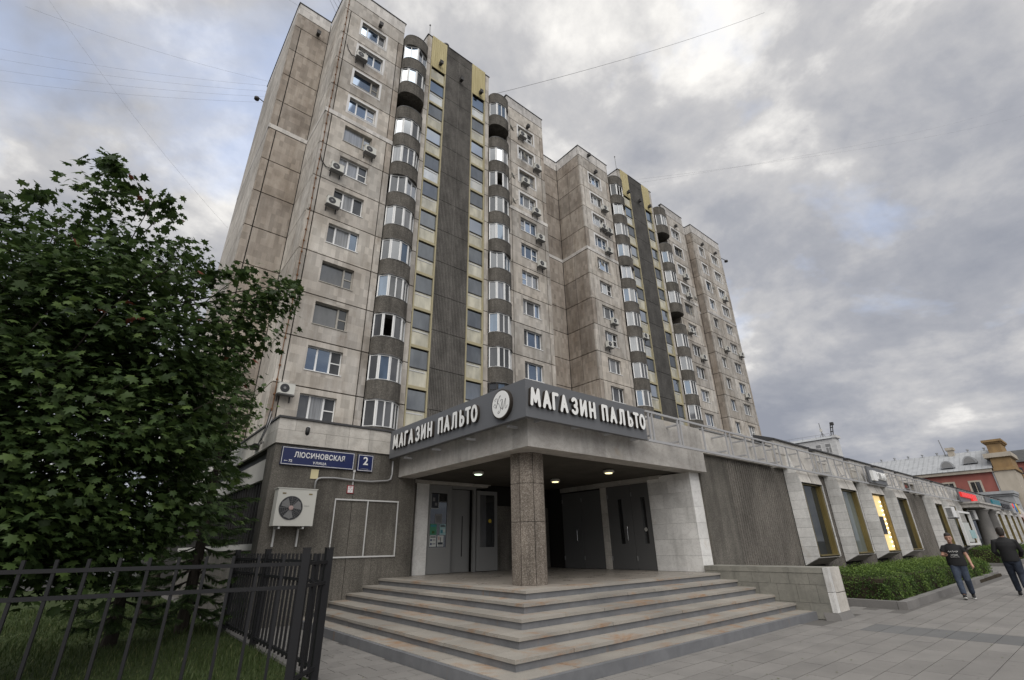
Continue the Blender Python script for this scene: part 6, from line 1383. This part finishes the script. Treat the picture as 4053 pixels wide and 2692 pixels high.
yb = 26.25 * ws; zb2 = wz2(16.4)
part('pole', MB().tube([(WX + 2, yb, zb2), (WX + 2, yb + 0.1, zb2 + 3.4)], 0.07, 6), 'ac_grey', t)
for dy_, dx_ in ((-0.7, 0), (0.7, 0), (0, 0.7)): part('leg', MB().tube([(WX + 2 + dx_, yb + dy_, zb2), (WX + 2, yb, zb2 + 1.3)], 0.05, 5), 'ac_grey', t)
part('box', MB().box(WX + 1.8, WX + 2.2, yb - 0.15, yb + 0.25, zb2 + 1.5, zb2 + 2.1), 'ac_body', t)
t = thing('roof_mast', 'thick leaning dark mast at the right corner of the white office roof', 'mast', (WX + 2, 24.9 * ws, wz2(16.4)), 'masts on the office roof')
yb = 24.95 * ws; part('lattice', (lambda m: [m.tube([(WX + 2 + a, yb + b_, zb2), (WX + 2 + a * 0.8, yb + b_ - 0.45, zb2 + 2.9)], 0.05, 5) for a, b_ in ((-0.2, -0.2), (0.2, -0.2), (0.2, 0.2), (-0.2, 0.2))] and [m.box(WX + 1.75, WX + 2.25, yb - 0.28 - 0.15 * k, yb + 0.24 - 0.15 * k, zb2 + 0.3 + k * 0.85, zb2 + 0.42 + k * 0.85) for k in range(4)] and m)(MB()), 'dark_frame', t)
part('head', MB().box(WX + 1.7, WX + 2.3, yb - 0.85, yb - 0.25, zb2 + 2.5, zb2 + 3.1), 'dark_frame', t)
fb = thing('brick_house', 'distant red and grey house at the right edge beyond the street', 'building', (160, 11, 0))
part('wall', MB().box(160, 176, 4, 13.2, 0, 17.2), 'red_plaster', fb); part('band', MB().box(159.9, 159.99, 4, 13.2, 10.4, 14.2), 'cream_plaster', fb); part('roof', MB().prism([(159.4, 3.7, 17.21), (165, 3.7, 20.4), (176.6, 3.7, 17.21)], (0, 9.8, 0)), 'roof_felt', fb)
for i in range(3):
    for j in range(3): part('window', MB().box(159.8, 159.89, 5 + i * 2.9, 6.5 + i * 2.9, 8 + j * 3.0, 10 + j * 3.0), 'glass_dark', fb)
# parked car glimpsed behind the trees on the left
def car(x, y, label):
    t = thing('parked_car', label, 'car', (x, y, -0.05))
    prof = [(-2.1, 0.3), (-2.15, 0.75), (-1.5, 0.92), (-0.75, 1.42), (0.75, 1.45), (1.5, 1.0), (2.1, 0.92), (2.15, 0.35)]
    part('body', MB().prism([(x + a, y - 0.85, z) for a, z in prof], (0, 1.7, 0)), 'sign_grey', t)
    part('side_window', MB().prism([(x + a, y - 0.86, z) for a, z in ((-1.2, 0.95), (-0.7, 1.35), (0.7, 1.37), (1.3, 1.0))], (0, 0.008, 0)), 'glass_dark', t)
    for a in (-1.35, 1.35):
        w_ = part('wheel', MB().lathe([(0.3, 0.0), (0.32, 0.04), (0.32, 0.2), (0.3, 0.24)], (x + a, y - 0.9, 0.27), 'y', 20), 'black', t); part('rim', MB().lathe([(0.19, -0.006), (0.19, -0.001)], (x + a, y - 0.9, 0.27), 'y', 16), 'chrome', w_)
    part('headlight', MB().box(x - 2.16, x - 2.05, y - 0.8, y - 0.5, 0.62, 0.78), 'letter_white', t)
car(-6.5, 37.5, 'grey parked car glimpsed through the leaves beyond the lawn')

# ================================================================== PEOPLE
def ell_loft(m, rings, n=18):
    """rings: (cx, cy, z, rx, ry)"""
    vs = []; fs = []
    for (cx_, cy_, z, rx, ry_) in rings:
        for k in range(n): a = 2 * PI * k / n; vs.append((cx_ + rx * math.cos(a), cy_ + ry_ * math.sin(a), z))
    for i in range(len(rings) - 1):
        for k in range(n): fs.append((i * n + k, i * n + (k + 1) % n, (i + 1) * n + (k + 1) % n, (i + 1) * n + k))
    fs += [tuple(range(n - 1, -1, -1)), tuple(range((len(rings) - 1) * n, len(rings) * n))]
    m.add(vs, fs)
def ball(m, c, r, n=12):
    rx, ry_, rz_ = r if isinstance(r, tuple) else (r, r, r)
    ell_loft(m, [(c[0], c[1], c[2] + rz_ * math.sin(R(a)), max(rx * math.cos(R(a)), 0.001), max(ry_ * math.cos(R(a)), 0.001)) for a in range(-85, 86, 17)], n)
def fuse(name, m, mat_, parent, voxel, smooth_it=4):
    me = m.mesh(name, mat_); o = bpy.data.objects.new('tmp', me); C.objects.link(o)
    rm = o.modifiers.new('r', 'REMESH'); rm.mode = 'VOXEL'; rm.voxel_size = voxel; sm = o.modifiers.new('s', 'SMOOTH'); sm.iterations = smooth_it; sm.factor = 0.5
    me2 = bpy.data.meshes.new_from_object(o.evaluated_get(bpy.context.evaluated_depsgraph_get())); bpy.data.objects.remove(o)
    me2.materials.clear(); me2.materials.append(MT[mat_]); me2.polygons.foreach_set('use_smooth', [True] * len(me2.polygons))
    o2 = bpy.data.objects.new(name, me2); C.objects.link(o2); o2.parent = parent; return o2
def local(name, m, mat_, parent, smooth=True):
    o = bpy.data.objects.new(name, m.mesh(name, mat_, smooth)); C.objects.link(o); o.parent = parent; return o
def hand(m, wrist, d, palm_n, curl=0.5, thumb_side=1):
    """five fingers from a palm; d = direction of the fingers, palm_n = palm normal"""
    d = Vector(d).normalized(); pn = Vector(palm_n).normalized(); pn = (pn - d * pn.dot(d)).normalized(); s_ = d.cross(pn)
    w = Vector(wrist); m.tube([w - d * 0.02, w + d * 0.03, w + d * 0.085], [0.024, 0.034, 0.036], 10)
    for i, L_ in enumerate((0.066, 0.075, 0.071, 0.055)):
        b_ = w + d * 0.075 + s_ * (0.027 - 0.018 * i); k1 = b_ + d * L_ * 0.45 + pn * L_ * 0.12 * curl * 2; k2 = k1 + (d * (1 - curl) + pn * curl) * L_ * 0.55
        m.tube([b_, k1, k2], [0.0095, 0.009, 0.0075], 7)
    b_ = w + d * 0.03 + s_ * 0.026 * thumb_side; m.tube([b_, b_ + (d * 0.5 + s_ * 0.8 * thumb_side) * 0.03, b_ + (d * 0.9 + s_ * 0.5 * thumb_side + pn * 0.3) * 0.055], [0.011, 0.0105, 0.008], 7)
def person(label, loc, rotz, H, kind):
    t = thing('person', label, 'person', loc, None); t.rotation_euler.z = rotz
    s = H / 1.70; woman = kind == 'w'
    def P_(*p): return Vector(p) * s
    sh = 0.175 if woman else 0.205
    body = MB()
    # head, tilted
    hc = P_(0, -0.03, 1.565) if woman else P_(0, 0.0, 1.575)
    tilt = Matrix.Rotation(R(16 if woman else 4), 3, 'X')
    hd = MB()
    ell_loft(hd, [(0, 0.005, 0.125, 0.02, 0.03), (0, 0.0, 0.115, 0.05, 0.065), (0, 0.0, 0.085, 0.070, 0.088), (0, 0.0, 0.04, 0.077, 0.096), (0, -0.002, 0.0, 0.075, 0.094), (0, -0.006, -0.04, 0.069, 0.088), (0, -0.016, -0.075, 0.056, 0.074), (0, -0.03, -0.105, 0.037, 0.05), (0, -0.04, -0.12, 0.018, 0.025)], 20)
    hd.tube([(0, -0.088, 0.02), (0, -0.112, -0.018), (0, -0.100, -0.032)], [0.009, 0.017, 0.012], 8)   # nose
    for sx in (-1, 1):
        ball(hd, (sx * 0.078, 0.01, -0.01), (0.012, 0.022, 0.032), 8); ball(hd, (sx * 0.03, -0.082, 0.028), (0.02, 0.012, 0.008), 8)
    ball(hd, (0, -0.088, -0.066), (0.026, 0.012, 0.006), 8)
    for v in hd.v: body.v.append(tuple(hc + (tilt @ Vector(v)) * s))
    o_ = 0
    for f in hd.f: body.f.append(f); body.mi.append(0)
    body.tube([P_(0, 0.03, 1.36), P_(0, 0.015, 1.44), hc + tilt @ Vector((0, 0.015, -0.07)) * s], [0.062 * s, 0.052 * s, 0.052 * s], 12)
    # trunk and hips
    hip = 0.19 if woman else 0.155; belly = 0.185 if woman else 0.15
    ell_loft(body, [(0, 0.02 * s, z * s, rx * s, ry_ * s) for z, rx, ry_ in ((0.80, 0.05, 0.06), (0.86, hip, 0.115), (0.93, hip + 0.005, 0.118), (1.02, belly, 0.108), (1.12, 0.17 if woman else 0.15, 0.125 if woman else 0.108), (1.24, sh - 0.005, 0.125 if woman else 0.112), (1.33, sh, 0.095), (1.385, sh * 0.72, 0.07), (1.41, 0.06, 0.05))], 20)
    J = {}
    if woman:
        J['legs'] = [((-0.085, 0.02, 0.88), (-0.095, -0.08, 0.49), (-0.085, -0.25, 0.12), -1), ((0.085, 0.02, 0.88), (0.095, 0.02, 0.48), (0.105, 0.22, 0.13), 1)]
        J['arms'] = [((-sh, 0.02, 1.345), (-0.255, -0.02, 1.10), (-0.185, -0.21, 1.11), (0.15, -0.95, 0.25), (0.6, 0.1, 0.6)), ((sh, 0.02, 1.345), (0.265, 0.06, 1.10), (0.30, 0.0, 0.88), (0.1, -0.15, -1), (-1, -0.1, 0))]
    else:
        J['legs'] = [((-0.085, 0.0, 0.90), (-0.085, 0.05, 0.49), (-0.075, 0.34, 0.22), -1), ((0.085, 0.0, 0.90), (0.09, -0.10, 0.50), (0.08, -0.14, 0.10), 1)]
        J['arms'] = [((-sh, 0.02, 1.37), (-0.27, -0.04, 1.10), (-0.22, -0.20, 0.96), (0.3, -0.9, -0.1), (0.8, 0, 0.4)), ((sh, 0.02, 1.37), (0.28, 0.02, 1.09), (0.20, -0.19, 0.98), (-0.3, -0.9, 0.0), (-0.8, 0, 0.4))]
    for (h_, k_, a_, sd) in J['legs']: body.tube([P_(*h_), P_(*h_).lerp(P_(*k_), 0.5), P_(*k_), P_(*k_).lerp(P_(*a_), 0.35), P_(*a_)], [0.088 * s, 0.074 * s, 0.056 * s, 0.054 * s, 0.036 * s], 12)
    for (a_, e_, w_, fd, pn) in J['arms']:
        body.tube([P_(*a_), P_(*a_).lerp(P_(*e_), 0.5), P_(*e_), P_(*e_).lerp(P_(*w_), 0.4), P_(*w_)], [0.052 * s, 0.048 * s, 0.041 * s, 0.039 * s, 0.026 * s], 12); hand(body, P_(*w_), fd, pn, 0.55 if woman else 0.6, 1 if a_[0] < 0 else -1)
    fuse('body', body, 'skin', t, 0.0085, 3)
    # hair
    hr = MB(); hv = []
    if woman:
        ell_loft(hr, [(0, 0.01, 0.140, 0.03, 0.04), (0, 0.004, 0.128, 0.064, 0.082), (0, 0.006, 0.085, 0.081, 0.1025), (0, 0.022, 0.07, 0.084, 0.092), (0, 0.034, 0.045, 0.086, 0.088), (0, 0.05, 0.0, 0.083, 0.070), (0, 0.06, -0.05, 0.07, 0.05), (0, 0.065, -0.075, 0.045, 0.035)], 20); ball(hr, (0, 0.115, 0.02), (0.045, 0.04, 0.05), 10)
    else: ell_loft(hr, [(0, 0.01, 0.142, 0.04, 0.05), (0, 0.008, 0.13, 0.068, 0.086), (0, 0.008, 0.095, 0.084, 0.104), (0, 0.014, 0.045, 0.087, 0.100), (0, 0.03, 0.0, 0.084, 0.084), (0, 0.045, -0.05, 0.074, 0.062), (0, 0.05, -0.085, 0.055, 0.045)], 20)
    hr.v = [tuple(hc + (tilt @ Vector(v)) * s) for v in hr.v]; fuse('hair', hr, 'hair', t, 0.012, 3)
    # top
    g = 0.016
    tp = MB(); top0 = 0.83 if woman else 0.84
    ell_loft(tp, [(0, 0.02 * s, z * s, (rx + g) * s, (ry_ + g) * s) for z, rx, ry_ in ((top0, hip + 0.008, 0.122), (0.93, hip + 0.012, 0.126), (1.02, belly + 0.014, 0.125), (1.12, 0.182 if woman else 0.16, 0.138 if woman else 0.122), (1.24, sh + 0.002, 0.135 if woman else 0.118), (1.33, sh, 0.10), (1.385, sh * 0.72, 0.074), (1.42 if woman else 1.46, 0.058, 0.052))], 22)
    for (a_, e_, w_, fd, pn) in J['arms']:
        end = P_(*a_).lerp(P_(*e_), 0.62) if woman else None
        if woman: tp.tube([P_(a_[0] * 0.72, a_[1], a_[2] - 0.01), P_(*a_) - P_(0, 0, 0.015), P_(*a_).lerp(P_(*e_), 0.35), end], [0.05 * s, 0.064 * s, 0.07 * s, 0.072 * s], 12)
        else: tp.tube([P_(a_[0] * 0.7, a_[1], a_[2] - 0.01), P_(*a_) - P_(0, 0, 0.015), P_(*a_).lerp(P_(*e_), 0.5), P_(*e_), P_(*e_).lerp(P_(*w_), 0.5), P_(*w_)], [0.055 * s, 0.068 * s, 0.064 * s, 0.058 * s, 0.053 * s, 0.043 * s], 12)
    fuse('t_shirt' if woman else 'jacket', tp, 'shirt_black' if woman else 'jacket_black', t, 0.012, 4)
    tr = MB(); ell_loft(tr, [(0, 0.02 * s, z * s, rx * s, ry_ * s) for z, rx, ry_ in ((0.78, 0.10, 0.09), (0.84, hip + 0.012, 0.125), (0.93, hip + 0.016, 0.128), (1.0, belly + 0.01, 0.115))], 20)
    for (h_, k_, a_, sd) in J['legs']:
        cuff = P_(*k_).lerp(P_(*a_), 0.97); tr.tube([P_(*h_) + Vector((0, 0, 0.02)), P_(*h_).lerp(P_(*k_), 0.5), P_(*k_), P_(*k_).lerp(P_(*a_), 0.4), cuff], [0.112 * s, 0.098 * s, 0.08 * s, 0.074 * s, 0.064 * s], 14)
    fuse('jeans', tr, 'denim' if woman else 'denim_dark', t, 0.012, 4)
    for (h_, k_, a_, sd) in J['legs']:
        A_ = P_(*a_); heel_up = A_.z > 0.19 * s
        f = MB(); fd = Vector((0.05 * sd, -1, 0.0 if not heel_up else -0.75)).normalized()
        if woman and sd < 0: fd = Vector((0.05, -1, 0.28)).normalized()
        zb_ = -0.075 * s
        up_ = Vector((0, 0, 1)); base = A_ + up_ * zb_
        f.tube([base - fd * 0.075 * s + up_ * 0.01, base - fd * 0.03 * s + up_ * 0.02 * s, base + fd * 0.06 * s + up_ * 0.005 * s, base + fd * 0.15 * s - up_ * 0.004, base + fd * 0.19 * s - up_ * 0.006], [0.03 * s, 0.043 * s, 0.045 * s, 0.038 * s, 0.018 * s], 12)
        f.tube([base + up_ * 0.01, A_ + up_ * 0.01], [0.045 * s, 0.042 * s], 10)
        fuse('shoe', f, 'shoe', t, 0.008, 3)
        sl_ = MB(); wv = fd.cross(up_).normalized(); q = base - up_ * 0.045 * s
        pr = [(-0.09, 0.0), (-0.07, 0.033), (0.03, 0.036), (0.12, 0.045), (0.18, 0.033), (0.205, 0.0), (0.18, -0.033), (0.12, -0.045), (0.03, -0.036), (-0.07, -0.033)]
        sl_.prism([q + fd * a * s + wv * b2 * s for a, b2 in pr], up_ * 0.022 * s); local('sole', sl_, 'sole', t, False)
    if woman:
        # pale print on the shirt front
        pm = MB(); rr_ = random.Random(4); fy = lambda x: -0.136 * s - 0.006 + 0.9 * x * x
        def stroke(pts, r_): pm.tube([(x * s, fy(x * s) * 1.0 - (0.004), z * s) for x, z in pts], r_, 5)
        stroke([(-0.115, 1.195), (-0.095, 1.225), (-0.075, 1.19), (-0.05, 1.22), (-0.03, 1.19), (-0.005, 1.235), (0.005, 1.185), (0.03, 1.22), (0.05, 1.195), (0.075, 1.235), (0.07, 1.18), (0.105, 1.22)], 0.0055)
        for z in (1.135, 1.12): stroke([(-0.08, z), (0.0, z + 0.004), (0.085, z)], 0.002)
        stroke([(-0.09, 1.09), (-0.05, 1.105), (-0.02, 1.09), (0.03, 1.108), (0.09, 1.09)], 0.003)
        for k in range(9): x = -0.088 + k * 0.022; stroke([(x, 1.055), (x, 1.072), (x + 0.01, 1.06)], 0.0028)
        local('shirt_print', pm, 'letter_white', t)
        ph = MB(); w_ = P_(-0.165, -0.30, 1.14); ph.box(w_.x - 0.035, w_.x + 0.035, w_.y - 0.06, w_.y + 0.07, w_.z + 0.012, w_.z + 0.02); pobj = local('phone', ph, 'black', t, False)
    for sx in (-1, 1):
        ey = MB(); c = hc + tilt @ Vector((sx * 0.03, -0.093, 0.018)) * s; ball(ey, c, (0.012 * s, 0.006 * s, 0.0045 * s), 8); local('eye', ey, 'hair', t)
        eb = MB(); eb.tube([hc + tilt @ Vector((sx * 0.014, -0.094, 0.040)) * s, hc + tilt @ Vector((sx * 0.048, -0.084, 0.042)) * s], 0.0042 * s, 5); local('eyebrow', eb, 'hair', t)
    return t
person('person in black printed T-shirt and jeans walking towards the camera, looking down', (19.05, 3.36, 0.0), R(-80), 1.68, 'w')
person('person in black jacket and jeans walking away at the right edge', (20.9, 2.44, 0.0), R(97), 1.80, 'm')
